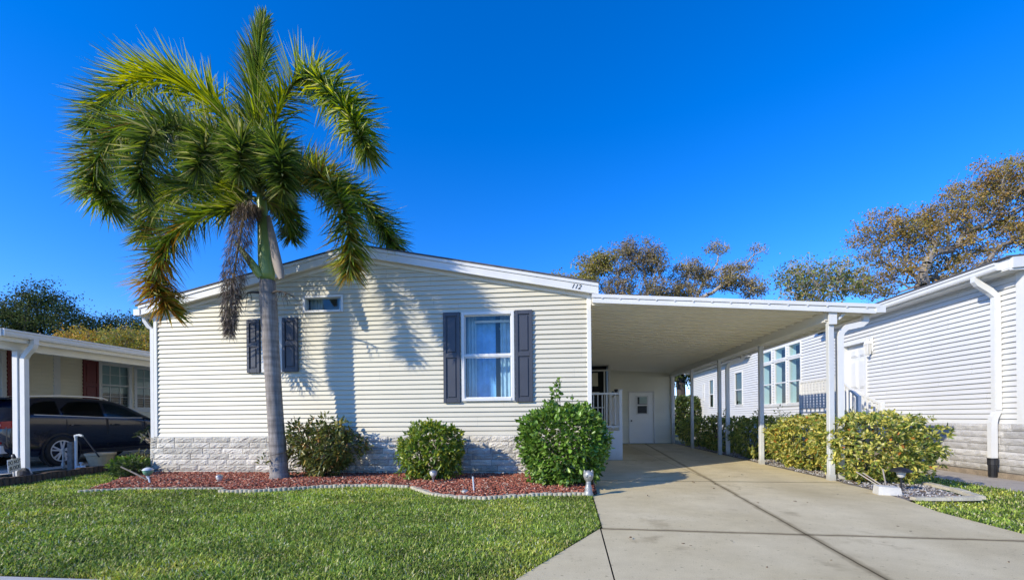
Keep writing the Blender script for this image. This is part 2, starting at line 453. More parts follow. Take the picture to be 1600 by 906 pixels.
# leaf-like faces from arrays: base points, direction, side vector, length, width, colour
def norm(a): return a / np.maximum(np.linalg.norm(a, axis=1, keepdims=True), 1e-9)
def leaf_arrays(P, D, S, L, W, C, fold=.25, droop=.15):
    n = len(P); D = norm(D); S = norm(S - D * (S * D).sum(1, keepdims=True)); N = np.cross(D, S)
    L = L[:, None]; W = W[:, None]; g = np.array([[0, 0, -1.0]])
    def pt(t, s, h): return P + D * L * t + S * W * s + N * W * h * fold + g * L * droop * t * t
    V = np.stack([pt(0, 0, 0), pt(.35, -.5, 1), pt(.72, -.36, .8), pt(1, 0, 0), pt(.72, .36, .8), pt(.35, .5, 1)], 1)
    F = np.empty((n, 2, 4), np.int64); o = np.arange(n) * 6
    F[:, 0] = np.stack([o, o + 3, o + 2, o + 1], 1); F[:, 1] = np.stack([o, o + 5, o + 4, o + 3], 1)
    return V.reshape(-1, 3), F.reshape(-1, 4), np.repeat(C, 2, 0)
def leaf_object(name, arrs, mat, parent=None, loc=None):
    V = []; F = []; C = []; o = 0
    for v, f, c in arrs: V.append(v); F.append(f + o); C.append(c); o += len(v)
    return finish(name, np.concatenate(V), np.concatenate(F), mat, parent, False, np.concatenate(C), loc)
def pick_cols(n, pal, weights, jit=.25):
    pal = np.array(pal, float); i = rng.choice(len(pal), n, p=np.array(weights) / sum(weights))
    return np.clip(pal[i] * rng.uniform(1 - jit, 1 + jit, (n, 1)), 0, 1)
def rand_dirs(n): return norm(rng.normal(size=(n, 3)))
# ------------------------------------------------------------------ camera, sun, sky
cam = bpy.data.cameras.new('Camera'); cam_o = bpy.data.objects.new('Camera', cam); COL.objects.link(cam_o)
cam.sensor_width = 36; cam.lens = 690 / 1600 * 36; cam.shift_x = 0; cam.shift_y = (652 - 453) / 1600
cam.clip_start = .05; cam.clip_end = 2000
psi = math.atan(70 / 690); rho = .009
Fw = Vector((-math.sin(psi), math.cos(psi), 0)); R0 = Vector((math.cos(psi), math.sin(psi), 0)); U0 = Vector((0, 0, 1))
Rr = R0 * math.cos(rho) - U0 * math.sin(rho); Ur = R0 * math.sin(rho) + U0 * math.cos(rho)
mw = Matrix.Identity(4)
for i in range(3): mw[i][0] = Rr[i]; mw[i][1] = Ur[i]; mw[i][2] = -Fw[i]
mw[2][3] = 1.1
cam_o.matrix_world = mw
scene.camera = cam_o

EL = math.radians(27.5); SX, SY = .773, .634
sun = bpy.data.lights.new('Sun', 'SUN'); sun.energy = 4.85; sun.angle = math.radians(.53); sun.color = (1, .92, .76)
sun_o = bpy.data.objects.new('Sun', sun); COL.objects.link(sun_o)
sd = Vector((SX * math.cos(EL), SY * math.cos(EL), -math.sin(EL)))
sun_o.rotation_euler = sd.to_track_quat('-Z', 'Y').to_euler(); sun_o.location = (-10, -8, 12)

W = bpy.data.worlds.new('World'); scene.world = W; W.use_nodes = True; nt = W.node_tree
sky = nt.nodes.new('ShaderNodeTexSky'); sky.sky_type = 'NISHITA'; sky.sun_disc = False
sky.sun_elevation = EL; sky.sun_rotation = math.atan2(-SX, -SY)
sky.air_density = 1.0; sky.dust_density = 0; sky.ozone_density = 4.0; sky.altitude = 0
hs = nt.nodes.new('ShaderNodeHueSaturation'); hs.inputs['Saturation'].default_value = 1.36; hs.inputs['Value'].default_value = 1.95
hs.inputs['Hue'].default_value = .5
nt.links.new(sky.outputs[0], hs.inputs['Color'])
tint = nt.nodes.new('ShaderNodeMix'); tint.data_type = 'RGBA'; tint.blend_type = 'MULTIPLY'; tint.inputs[0].default_value = 1
tint.inputs[7].default_value = (.88, .88, 1.26, 1)
nt.links.new(hs.outputs[0], tint.inputs[6]); nt.links.new(tint.outputs[2], nt.nodes['Background'].inputs[0]); nt.nodes['Background'].inputs[1].default_value = .115
scene.view_settings.view_transform = 'Standard'; scene.view_settings.look = 'None'; scene.view_settings.exposure = 0; scene.view_settings.gamma = 1
scene.cycles.use_denoising = True
scene.cycles.max_bounces = 8; scene.cycles.transparent_max_bounces = 12

# ------------------------------------------------------------------ ground
def sheet(name, poly, z, mat, kind='structure'):
    o = finish(name, np.array([(x, y, z) for x, y in poly], float), [tuple(range(len(poly)))], mat); return tag(o, kind=kind)
sheet('ground', [(-400, -200), (400, -200), (400, 600), (-400, 600)], -.2, MT['ground'])
sheet('road', [(-200, -9), (200, -9), (200, 1.15), (-200, 1.15)], -.05, MT['asphalt'])
BED = [(-7.30, 6.19), (-6.89, 6.42), (-5.81, 6.50), (-5.28, 6.53), (-5.02, 6.25), (-4.55, 6.27), (-4.16, 6.45), (-3.78, 6.70), (-3.21, 6.85), (-2.33, 6.79), (-2.10, 6.55), (-1.72, 6.10), (-1.31, 5.92), (-.95, 5.89), (-.62, 6.02), (-.19, 6.22), (.44, 6.26)]
LAWN = [(-9.72, 2.88), (-3.3, 2.80), (-2.9, 2.66), (-.65, 2.55), (-.29, 2.97), (.36, 4.36), (.42, 4.45), (.47, 6.2), *BED[::-1], (-7.5, 6.6), (-8.2, 7.6), (-8.2, 12), (-9.95, 12), (-9.85, 8.5), (-9.45, 6.6), (-9.35, 4)]
RLAWN = [(4.47, 6.10), (4.44, 6.0), (4.25, 5.4), (4.22, 4.4), (4.25, 2.74), (7.06, 2.74), (7.12, 8.9), (7.2, 12), (5.75, 12), (5.68, 7.3), (5.36, 6.2)]
def lawn_z(x): return -.02 - .11 * np.clip((np.asarray(x) - 4.4) / 2.7, 0, 1)
sheet('lawn_soil', LAWN, -.02, MT['lawn_base'])
tag(finish('lawn_soil', np.array([(x, y, -.02 - .0407 * (x - 4.4)) for x, y in RLAWN]), [tuple(range(len(RLAWN)))], MT['lawn_base']), kind='structure')
sheet('lawn_soil', [(5.2, 12), (40, 12), (40, 60), (5.2, 60)], -.15, MT['lawn_base'])
sheet('sidewalk', [(-60, 1.2), (-.8, 1.2), (-.9, 2.50), (-3.2, 2.77), (-60, 2.86)], .0, MT['sidewalk'])
sheet('sidewalk', [(6.8, 1.2), (60, 1.2), (60, 2.72), (6.8, 2.72)], -.012, MT['sidewalk'])
# driveway slabs with open joints between them
g = .0045
sheet('drive_subgrade', [(-3, .4), (7, .4), (4.5, 7), (4.7, 18.2), (.3, 18.2), (.3, 6)], -.035, MT['soil'])
def jx(y): return 1.89 + .09 * y if y < 7.75 else 2.60 + (y - 7.8) * .008
YF = lambda x: 4.44 - .055 * x
YM = lambda x: 7.78 - .03 * x
R = [(4.55, 7.0), (4.46, 6.2), (4.25, 5.4), (4.22, 4.4)]
slabs = [
 [(.44, YF(.44) + g), (jx(4.3) - g, YF(2.3) + g), (jx(7.7) - g, YM(2.6) - g), (.62, YM(.62) - g), (.50, 6.5)],
 [(jx(4.3) + g, YF(2.3) + g), (4.21, YF(4.2) + g), (4.25, 5.4), (4.46, 6.2), (4.55, 7.0), (4.56, YM(4.55) - g), (jx(7.7) + g, YM(2.6) - g)],
 [(.62, YM(.62) + g), (jx(7.8) - g, YM(2.6) + g), (jx(11.3) - g, 11.3 - g), (.62, 11.3 - g)],
 [(jx(7.8) + g, YM(2.6) + g), (4.60, YM(4.55) + g), (4.63, 11.3 - g), (jx(11.3) + g, 11.3 - g)],
 [(.62, 11.3 + g), (jx(11.3) - g, 11.3 + g), (jx(18.2) - g, 18.2), (.62, 18.2)],
 [(jx(11.3) + g, 11.3 + g), (4.63, 11.3 + g), (4.66, 18.2), (jx(18.2) + g, 18.2)],
 [(.368, 2.9), (.412, YF(.44) - g), (-.29, 2.99), (-.65, 2.2), (-1.6, .6), (.29, .6)],
 [(.30, .6), (jx(.6) - g, .6), (jx(4.3) - g, YF(2.3) - g), (.425, YF(.44) - g), (.378, 2.9)],
 [(jx(.6) + g, .6), (6.6, .6), (4.9, 2.6), (4.22, YF(4.22) - g), (jx(4.3) + g, YF(2.3) - g)],
]
for p in slabs: sheet('driveway', p, 0, MT['concrete'])
sheet('garden_path', [(7.06, 2.74), (8.3, 2.74), (8.3, 29), (7.30, 29), (7.12, 8.9)], -.124, MT['path'])
sheet('gravel_bed', [(4.47, 6.14), (5.32, 6.22), (5.64, 7.3), (5.75, 18.2), (4.68, 18.2), (4.65, 11), (4.61, 7.8), (4.57, 7.0)], -.008, MT['gravel_base'])
sheet('carport_slab', [(-14, 5), (-10.55, 5), (-10.62, 7.2), (-10.72, 9), (-10.9, 17), (-14, 17)], .09, MT['sidewalk'])
sheet('side_strip', [(-10.9, 4), (-9.3, 4), (-9.45, 6.6), (-9.8, 8.5), (-9.9, 12), (-9.9, 17), (-10.95, 17), (-10.6, 7.2)], .035, MT['soil'])
sheet('side_strip_edge', [(-10.6, 4), (-10.54, 4), (-10.62, 7.2), (-10.72, 9), (-10.9, 17), (-11, 17)], .06, MT['sidewalk'])

def in_poly(x, y, poly):
    x = np.asarray(x); y = np.asarray(y); r = np.zeros(x.shape, bool); n = len(poly)
    for i in range(n):
        x0, y0 = poly[i]; x1, y1 = poly[(i + 1) % n]
        c = ((y0 > y) != (y1 > y)); xx = (x1 - x0) * (y - y0) / ((y1 - y0) if y1 != y0 else 1e-9) + x0
        r ^= c & (x < xx)
    return r
def scatter(poly, n):
    p = np.array(poly); lo, hi = p.min(0), p.max(0); out = np.zeros((0, 2))
    while len(out) < n:
        q = rng.uniform(lo, hi, (n * 2, 2)); out = np.concatenate([out, q[in_poly(q[:, 0], q[:, 1], poly)]])
    return out[:n]

def vnoise(x, y, s, seed=0):
    """cheap smooth 2d noise"""
    r = np.random.default_rng(seed); k = r.normal(size=(10, 2)) * s; ph = r.uniform(0, 6.28, 10)
    return sum(np.sin(x * k[i, 0] + y * k[i, 1] + ph[i]) for i in range(10)) / 5

def grass(name, poly, n, label, near=True):
    P = scatter(poly, int(n * 2.6))
    d = np.hypot(P[:, 0], P[:, 1]); keep = rng.random(len(P)) < np.clip(4.6 / d, .25, 1) ** 1.5
    P = P[keep]; P = P[rng.random(len(P)) < np.clip(1.05 + .28 * vnoise(P[:, 0], P[:, 1], 5.5, 21), .45, 1)][:n]; n = len(P)
    nz = vnoise(P[:, 0], P[:, 1], 2.2, 3); nz2 = vnoise(P[:, 0], P[:, 1], 7, 5)
    L = rng.uniform(.018, .048, n) * (1 + .25 * nz2); w = rng.uniform(.0025, .0055, n) * np.clip(np.hypot(P[:, 0], P[:, 1]) / 5, .9, 1.5)
    az = rng.uniform(0, 2 * PI, n); lean = rng.uniform(.35, 1.6, n)
    hx, hy = np.cos(az), np.sin(az)
    b = np.stack([P[:, 0], P[:, 1], np.where(P[:, 0] > 4, lawn_z(P[:, 0]), -.02) + rng.uniform(.0, .02, n)], 1)
    side = np.stack([-hy, hx, np.zeros(n)], 1) * w[:, None]
    m = b + np.stack([hx * np.sin(lean * .5), hy * np.sin(lean * .5), np.cos(lean * .5)], 1) * (L * .5)[:, None]
    t = m + np.stack([hx * np.sin(lean * 1.3), hy * np.sin(lean * 1.3), np.cos(lean * 1.3)], 1) * (L * .55)[:, None]
    V = np.stack([b - side * .7, b + side * .7, m - side, m + side, t - side * .15, t + side * .15], 1).reshape(-1, 3)
    o = np.arange(n) * 6
    F = np.stack([np.stack([o, o + 1, o + 3, o + 2], 1), np.stack([o + 2, o + 3, o + 5, o + 4], 1)], 1).reshape(-1, 4)
    c = pick_cols(n, [(.31, .42, .06), (.19, .29, .04), (.46, .53, .10), (.66, .61, .22), (.76, .68, .38), (.05, .085, .018)], [36, 25, 16, 7, 6, 14], .38)
    nz3 = vnoise(P[:, 0], P[:, 1], .9, 9); c *= np.clip(1 + .22 * nz + .16 * nz2 + .16 * nz3, .45, 1.5)[:, None]
    yel = np.clip(nz - .2 + .5 * vnoise(P[:, 0], P[:, 1], 4.5, 31), 0, 1.2)[:, None]; c = c * (1 + yel * np.array([[.5, .2, .2]]))
    o = finish(name, V, F, MT['grass'], None, False, np.repeat(np.clip(c, .01, .8), 2, 0))
    return tag(o, label, 'grass', kind='stuff')
grass('lawn_grass', LAWN, 300000, 'thick green front lawn in front of the cream house')
grass('side_lawn_grass', RLAWN, 40000, 'small patch of grass right of the driveway beside the white house')

# mulch
mb = MB(); MUL = BED + [(.52, 6.4), (.58, 8.04), (-8.1, 8.04), (-8.1, 7.5), (-7.6, 6.8)]
nx, ny = 90, 22; vs = []; fs = []
gx = np.linspace(-8.1, .56, nx)
def bed_y(x): return float(np.interp(x, [p[0] for p in BED], [p[1] for p in BED])) if x > -7.3 else 6.19 + (-7.3 - x) * 1.6
for i, x in enumerate(gx):
    for j in range(ny):
        t = j / (ny - 1); y = bed_y(x) + .02 + (8.06 - bed_y(x) - .02) * t
        vs.append((x, y, .012 + .05 * min(1, t * 3) + random.uniform(-.008, .012)))
for i in range(nx - 1):
    for j in range(ny - 1):
        q = i * ny + j; fs.append((q, q + ny, q + ny + 1, q + 1))
mb.add(vs, fs); struct('mulch_ground', mb, MT['mulch_base'])
def chips(name, poly, n, label, pal, wts, lo, hi, mat, zf, cat, flat=.35):
    P = scatter(poly, n); L = rng.uniform(lo, hi, n); Wd = L * rng.uniform(.14, .36, n)
    D = rand_dirs(n); D[:, 2] *= flat; D = norm(D); S = norm(np.cross(D, np.stack([rng.normal(0, .4, n), rng.normal(0, .4, n), np.ones(n)], 1)))
    N = np.cross(S, D); H = L * .16
    z = np.array([zf(x, y) for x, y in P]) + rng.uniform(0, .02, n)
    b = np.stack([P[:, 0], P[:, 1], z], 1)
    cs = []
    for sx, sy, sz in ((-1, -1, 0), (1, -1, 0), (1, 1, 0), (-1, 1, 0), (-1, -1, 1), (1, -1, 1), (1, 1, 1), (-1, 1, 1)):
        cs.append(b + D * (L * .5 * sx)[:, None] + S * (Wd * .5 * sy)[:, None] + N * (H * sz)[:, None])
    V = np.stack(cs, 1).reshape(-1, 3); o = np.arange(n)[:, None] * 8
    F = np.stack([o + np.array([q]) for q in ((0, 3, 2, 1), (4, 5, 6, 7), (0, 1, 5, 4), (1, 2, 6, 5), (2, 3, 7, 6), (3, 0, 4, 7))], 1).reshape(-1, 4)
    c = pick_cols(n, pal, wts, .35)
    return tag(finish(name, V, F, mat, None, False, np.repeat(c, 6, 0)), label, cat, kind='stuff')
chips('mulch', MUL, 30000, 'red wood mulch spread in the bed under the front windows', [(.46, .14, .08), (.33, .09, .052), (.58, .26, .16), (.14, .06, .04), (.64, .46, .34)], [38, 28, 16, 12, 8], .014, .058, MT['mulch'], lambda x, y: .03 + .035 * min(1, (y - bed_y(x)) * 2.2), 'mulch')
GR = [(4.50, 6.20), (5.30, 6.26), (5.58, 7.3), (5.65, 16), (4.72, 16), (4.68, 11), (4.63, 7.8), (4.59, 7.0)]
chips('gravel', GR, 6500, 'grey and white pebbles along the foot of the right hedge', [(.50, .47, .43), (.34, .31, .29), (.22, .14, .09), (.60, .58, .55)], [35, 30, 18, 17], .012, .05, MT['gravel'], lambda x, y: 0.0, 'gravel', .6)
chips('fallen_leaves', [(.6, 3.2), (4.1, 3.2), (4.4, 7.6), (4.4, 9), (.8, 7.6)], 24, 'scattered dry brown leaves lying on the driveway concrete', [(.10, .06, .03), (.16, .09, .04), (.05, .035, .02)], [1, 1, 1], .015, .045, MT['mulch'], lambda x, y: -.002, 'leaves', .12)

# ------------------------------------------------------------------ small builders
def panel_shutter(parent, x0, x1, z0, z1, y, mat, n=(0, -1)):
    """louvre-less raised panel shutter: rails, stiles and two fielded panels. facing -Y"""
    mb = MB(); s = .055; mid = z0 + (z1 - z0) * .52
    mb.box(x0, x1, y - .012, y, z0, z1)
    mb.bbox(x0, x0 + s, y - .034, y - .012, z0, z1, .004); mb.bbox(x1 - s, x1, y - .034, y - .012, z0, z1, .004)
    for a, b in ((z0, z0 + .075), (mid - .04, mid + .04), (z1 - .075, z1)): mb.bbox(x0 + s, x1 - s, y - .033, y - .012, a, b, .004)
    for a, b in ((z0 + .1, mid - .065), (mid + .065, z1 - .1)): mb.bbox(x0 + s + .025, x1 - s - .025, y - .028, y - .012, a, b, .010)
    return mb.build('shutter', mat, parent)

# ------------------------------------------------------------------ main house
HX0, HX1, HY = -8.0, .62, 8.1
PK = -3.72
zl, zr, zp = 3.20, 3.285, 4.165          # bottom of rake fascia at the eaves and the peak (y = 7.95)
XL, XR = -8.17, .755
def rake(x): return zl + (zp - zl) * (x - XL) / (PK - XL) if x < PK else zp + (zr - zp) * (x - PK) / (XR - PK)
house = thing('mobile_home', 'cream clapboard manufactured home with gabled front, slate shutters and the number 112', 'house', (-3.7, 10, 0))
def xr(z):
    off = .005
    a = HX0 if z <= rake(HX0) - off else XL + (z + off - zl) * (PK - XL) / (zp - zl)
    b = HX1 if z <= rake(HX1) - off else PK + (z + off - zp) * (XR - PK) / (zr - zp)
    return (min(a, PK), max(b, PK))
WIN = [(-1.74, -.775, 1.42, 3.045), (-5.70, -5.29, 2.03, 3.06), (-4.84, -4.05, 3.155, 3.465)]
mb = MB()
siding(mb, (0, HY, 0), (1, 0, 0), (0, -1, 0),   .78, 4.16, .0875, xr, WIN, .034, (rake(HX0) - .005, rake(HX1) - .005))
mb.build('front_siding', MT['siding'], house, attr=True)
# side and back walls
mb = MB()
siding(mb, (HX1, HY, 0), (0, 1, 0), (1, 0, 0), .78, 3.2, .0875, lambda z: (0, 11.9), [], .021)
siding(mb, (HX0, HY, 0), (0, 1, 0), (-1, 0, 0), .78, 3.2, .0875, lambda z: (0, 11.9), [], .021)
mb.box(HX0, HX1, 19.9, 20, .78, 3.2)
mb.build('side_siding', MT['siding'], house, attr=True)
mb = MB()
for x0, x1 in ((HX0 - .01, HX0 + .065), (HX1 - .065, HX1 + .012)):
    zt = min(rake(x0), rake(x1)) - .02
    mb.bbox(x0, x1, HY - .042, HY + .05, .775, zt, .005)
mb.box(HX0, HX1, HY - .024, HY, .765, .785)
mb.build('corner_trim', MT['trim'], house)
# frieze under the rake
mb = MB()
for a, b in ((HX0, PK), (PK, HX1)):
    mb.prism([(a, rake(a) - .075), (b, rake(b) - .075), (b, rake(b) - .002), (a, rake(a) - .002)], 'y', HY - .044, HY - .004)
mb.build('frieze', MT['trim'], house)
mb = MB()
for a, b in ((XL, PK), (PK, XR)):
    mb.prism([(a, rake(a)), (b, rake(b)), (b, rake(b) + .012), (a, rake(a) + .012)], 'y', 7.958, HY + .04)
    mb.build('soffit', MT['soffit'], house); mb = MB()
mb = MB()
for a, b in ((XL - .03, PK), (PK, XR)):
    mb.prism([(a, rake(a) - .008), (b, rake(b) - .008), (b, rake(b) + .115), (a, rake(a) + .115)], 'y', 7.935, 7.957)
    mb.prism([(a, rake(a) + .119), (b, rake(b) + .119), (b, rake(b) + .176), (a, rake(a) + .176)], 'y', 7.918, 7.957)
    mb.prism([(a, rake(a) - .016), (b, rake(b) - .016), (b, rake(b) - .009), (a, rake(a) - .009)], 'y', 7.925, 7.975)
    L = b - a
    for k in range(int(abs(L) / .045)):       # perforated lip under the fascia
        x = a + (k + .5) * L / int(abs(L) / .045)
        mb.box(x - .008, x + .008, 7.976, 7.984, rake(x) - .018, rake(x) - .002)
mb.build('fascia', MT['white'], house)
mb = MB()
for a, b in ((XL - .08, PK), (PK, XR + .02)):
    mb.prism([(a, rake(a) + .178), (b, rake(b) + .178), (b, rake(b) + .205), (a, rake(a) + .205)], 'y', 7.905, 20.2)
roof = mb.build('roof', MT['shingle'], house)
mb = MB()                                  # gable closing wall behind the siding plus interior
mb.box(HX0 + .07, HX1 - .07, 10.2, 10.25, .7, 3.2)
mb.build('interior_wall', MT['room'], house)
mb = MB(); mb.box(HX0 + .07, HX1 - .07, 8.25, 20, .72, .76); mb.build('floor_deck', MT['room'], house)
# gutter and elbow at left eave
mb = MB(); mb.prism([(-8.30, 3.28), (-8.28, 3.18), (-8.16, 3.18), (-8.16, 3.29), (-8.17, 3.29), (-8.17, 3.19), (-8.27, 3.19), (-8.29, 3.285)], 'y', 7.93, 20.1)
mb.box(-8.30, -8.165, 7.92, 7.93, 3.18, 3.30)
mb.build('gutter', MT['white'], house)
mb = MB(); mb.rtube([(-8.20, 8.06, 3.18), (-8.20, 8.07, 3.10), (-8.13, 8.09, 2.98), (-8.065, 8.1, 2.93), (-8.065, 8.1, .3)], .07, .05, (0, 1, 0)); mb.build('downspout', MT['white'], house)
mb = MB(); mb.box(HX1 + .02, HX1 + .11, 8.0, 20, 3.30, 3.44); mb.build('gutter', MT['white'], house)
# stone skirting
mb = MB(); block_wall(mb, (HX0 - .09, HY, 0), (1, 0, 0), (0, -1, 0), HX1 - HX0 + .11, -.005, 7, .11, .40, thick=.05, sub=(8, 4), rough=.016)
block_wall(mb, (HX0 - .04, HY, 0), (0, 1, 0), (-1, 0, 0), 6, -.005, 7, .11, .40, thick=.05, sub=(6, 3))
mb.build('skirting', MT['stone'], house, attr=True)
mb = MB(); mb.box(HX0 - .075, HX1, HY - .040, HY + .08, -.05, .762); mb.box(HX0 - .075, HX0 + .05, HY + .08, 19.9, -.05, .762); mb.box(HX1 - .1, HX1, HY + .08, 19.9, -.05, .78)
mb.build('skirting_backing', MT['mortar'], house)

def window(parent, x0, x1, z0, z1, y, mid=None, fw=.045, depth=.10, backing='room', grid=None, proud=.035):
    """double hung window facing -Y"""
    mb = MB(); yo, yi = y - proud - .012, y + depth
    mb.bbox(x0 - .012, x0 + fw, yo, yi, z0 - .012, z1 + .012, .005); mb.bbox(x1 - fw, x1 + .012, yo, yi, z0 - .012, z1 + .012, .005)
    mb.bbox(x0 + fw, x1 - fw, yo, yi, z1 - fw, z1 + .012, .005); mb.bbox(x0 + fw, x1 - fw, yo - .012, yi, z0 - .012, z0 + fw, .005)
    w = mb.build('window', MT['white'], parent)
    if mid:
        mb = MB(); mb.bbox(x0 + fw, x1 - fw, yo + .012, y + .03, mid - .022, mid + .022, .004); mb.build('meeting_rail', MT['white'], w)
        mb = MB(); s = .018
        for a, b, yy in ((z0 + fw, mid - .022, y - .008), (mid + .022, z1 - fw, y + .008)):
            mb.bbox(x0 + fw, x0 + fw + s, yy - .012, yy + .02, a, b, .003); mb.bbox(x1 - fw - s, x1 - fw, yy - .012, yy + .02, a, b, .003)
            mb.box(x0 + fw + s, x1 - fw - s, yy - .012, yy + .02, a, a + s); mb.box(x0 + fw + s, x1 - fw - s, yy - .012, yy + .02, b - s, b)
        mb.build('sash', MT['white'], w)
    mb = MB(); mb.add([(x0 + fw, y + .012, z0 + fw), (x1 - fw, y + .012, z0 + fw), (x1 - fw, y + .012, z1 - fw), (x0 + fw, y + .012, z1 - fw)], [(0, 1, 2, 3)])
    mb.build('pane', MT['glass'], w)
    return w
def drape(x0, x1, z0, z1, y, amp=.03, period=.11, n=70):
    mb = MB(); vs = []; ph = random.uniform(0, 6); nz = 10
    for j in range(nz + 1):
        for i in range(n + 1):
            x = x0 + (x1 - x0) * i / n
            vs.append((x, y + amp * math.sin(2 * PI * x / period + ph + .5 * math.sin(x * 23)) * (.75 + .25 * math.sin(j * .9 + x * 11)), z0 + (z1 - z0) * j / nz))
    fs = [(j * (n + 1) + i, j * (n + 1) + i + 1, (j + 1) * (n + 1) + i + 1, (j + 1) * (n + 1) + i) for j in range(nz) for i in range(n)]
    return mb.add(vs, fs)
# big front window with sheers
x0, x1, z0, z1 = WIN[0]
w = window(house, x0, x1, z0, z1, HY, mid=2.245)
drape(x0 + .03, x0 + .22, z0, z1, HY + .26, .02, .07).build('curtain', MT['curtain_pale'], w, smooth=True)
drape(x0 + .20, x0 + .585, z0, z1, HY + .32, .012, .13).build('curtain', MT['curtain'], w, smooth=True)
drape(x0 + .68, x1 - .02, z0, z1, HY + .28, .022, .075).build('curtain', MT['curtain_pale'], w, smooth=True)
mb = MB(); mb.box(x0 + .2, x1 - .05, HY + .20, HY + .24, z1 - .14, z1 - .10); mb.build('curtain_rod', MT['white'], w)
mb = MB(); mb.box(x0 - .15, x0 - .02, HY + .1, HY + .9, z0 - .1, z1 + .1); mb.box(x1 + .02, x1 + .15, HY + .1, HY + .9, z0 - .1, z1 + .1)
mb.box(x0 - .1, x1 + .1, HY + .9, HY + .93, z0 - .1, z1 + .1); mb.box(x0 - .1, x1 + .1, HY + .1, HY + .9, z1 + .04, z1 + .1); mb.box(x0 - .1, x1 + .1, HY + .1, HY + .9, z0 - .1, z0 - .04)
mb.build('window_recess', MT['room'], w)
mb = MB()
for k in range(5):
    a = k * 2 * PI / 5; cx_, cy_ = x1 - .22, HY + .55
    mb.tube([(cx_, cy_, 2.78), (cx_ + .08 * math.cos(a), cy_ + .08 * math.sin(a), 2.74), (cx_ + .11 * math.cos(a), cy_ + .11 * math.sin(a), 2.80)], .007, 6)
    mb.lathe((cx_ + .11 * math.cos(a), cy_ + .11 * math.sin(a), 2.80), [(.004, 0), (.02, .02), (.026, .05)], 8)
mb.tube([(x1 - .22, HY + .55, 2.76), (x1 - .22, HY + .55, 3.1)], .006, 6)
mb.build('chandelier', MT['lens'], w)
# shuttered narrow window behind the palm
x0, x1, z0, z1 = WIN[1]
w = window(house, x0, x1, z0, z1, HY, mid=2.52)
drape(x0, x1, z0, z1, HY + .2, .01, .1).build('curtain', MT['blind'], w, smooth=True)
# small transom window
x0, x1, z0, z1 = WIN[2]
w = window(house, x0, x1, z0, z1, HY, fw=.035)
drape(x0, x0 + .26, z0, z1, HY + .22, .012, .07).build('curtain', MT['curtain_pale'], w, smooth=True)
drape(x1 - .2, x1, z0, z1, HY + .22, .012, .07).build('curtain', MT['curtain_pale'], w, smooth=True)
mb = MB(); mb.box(x0 - .05, x1 + .05, HY + .6, HY + .63, z0 - .1, z1 + .1); mb.build('window_recess', MT['blind'], w)
for a, b, c, d in ((-2.09, -1.775, 1.385, 3.06), (-.745, -.43, 1.385, 3.06), (-6.0, -5.735, 2.015, 3.05), (-5.265, -4.95, 2.02, 3.065)):
    panel_shutter(house, a, b, c, d, HY - .034, MT['shutter'])
# house number
def text_part(txt, size, loc, rot, mat, parent, name, shear=0, ext=.004, space=1.0, align='CENTER'):
    c = bpy.data.curves.new(name, 'FONT'); c.body = txt; c.size = size; c.extrude = ext; c.shear = shear; c.align_x = align; c.align_y = 'CENTER'; c.space_character = space
    t = bpy.data.objects.new(name, c); COL.objects.link(t)
    dg = bpy.context.evaluated_depsgraph_get(); me = bpy.data.meshes.new_from_object(t.evaluated_get(dg)); me.name = name
    COL.objects.unlink(t); bpy.data.objects.remove(t)
    o = bpy.data.objects.new(name, me); COL.objects.link(o); me.materials.clear(); me.materials.append(mat)
    o.rotation_euler = rot; o.location = Vector(loc) - (world_loc(parent) if parent else Vector()); o.parent = parent
    return o
text_part('112', .118, (.36, 7.931, rake(.36) + .052), (PI / 2, math.atan(.19), 0), MT['black_ink'], house, 'house_number', shear=.28, ext=.003)

# ------------------------------------------------------------------ carport
CX0, CX1, CY0, CY1 = .64, 5.24, 7.8, 18.3
def ct(x): return 3.234 - (x - CX0) * (3.234 - 2.90) / (CX1 - CX0)
carport = thing('carport', 'white aluminium carport roof on slim posts over the driveway', 'carport', (2.9, 13, 0))
mb = MB()
mb.prism([(CX0, ct(CX0) - .115), (CX1, ct(CX1) - .115), (CX1, ct(CX1) - .02), (CX0, ct(CX0) - .02)], 'y', CY0 + .02, CY1)
k = CY0 + .17
while k < CY1:
    for yy, hh, ww in ((k, .034, .03),):
        mb.prism([(CX0, ct(CX0) - .115 - hh), (CX1 - .1, ct(CX1 - .1) - .115 - hh), (CX1 - .1, ct(CX1 - .1) - .113), (CX0, ct(CX0) - .113)], 'y', yy, yy + ww)
    k += .305
mb.build('roof_panel', MT['ceiling'], carport)
mb = MB()
mb.prism([(CX0, ct(CX0) - .15), (CX1 - .03, ct(CX1) - .153), (CX1 - .03, ct(CX1) - .062), (CX0, ct(CX0) - .062)], 'y', CY0 - .004, CY0 + .018)
mb.prism([(CX0, ct(CX0) - .15), (CX1 - .03, ct(CX1) - .153), (CX1 - .03, ct(CX1) - .112), (CX0, ct(CX0) - .108)], 'y', CY0 - .013, CY0 - .005)
mb.prism([(CX0 - .01, ct(CX0) - .058), (CX1 + .02, ct(CX1) - .058), (CX1 + .02, ct(CX1)), (CX0 - .01, ct(CX0))], 'y', CY0 - .022, CY0 + .1)
x = CX0 + .15
while x < CX1:
    mb.box(x, x + .022, CY0 - .020, CY0 - .005, ct(x) - .078, ct(x) - .056); x += .305
mb.build('fascia', MT['white'], carport)
mb = MB()
mb.box(4.50, 4.64, CY0 + .12, 18.2, 2.665, ct(4.57) - .118)
mb.box(4.475, 4.665, CY0 + .12, 18.2, 2.655, 2.678)
mb.build('beam', MT['trim'], carport)
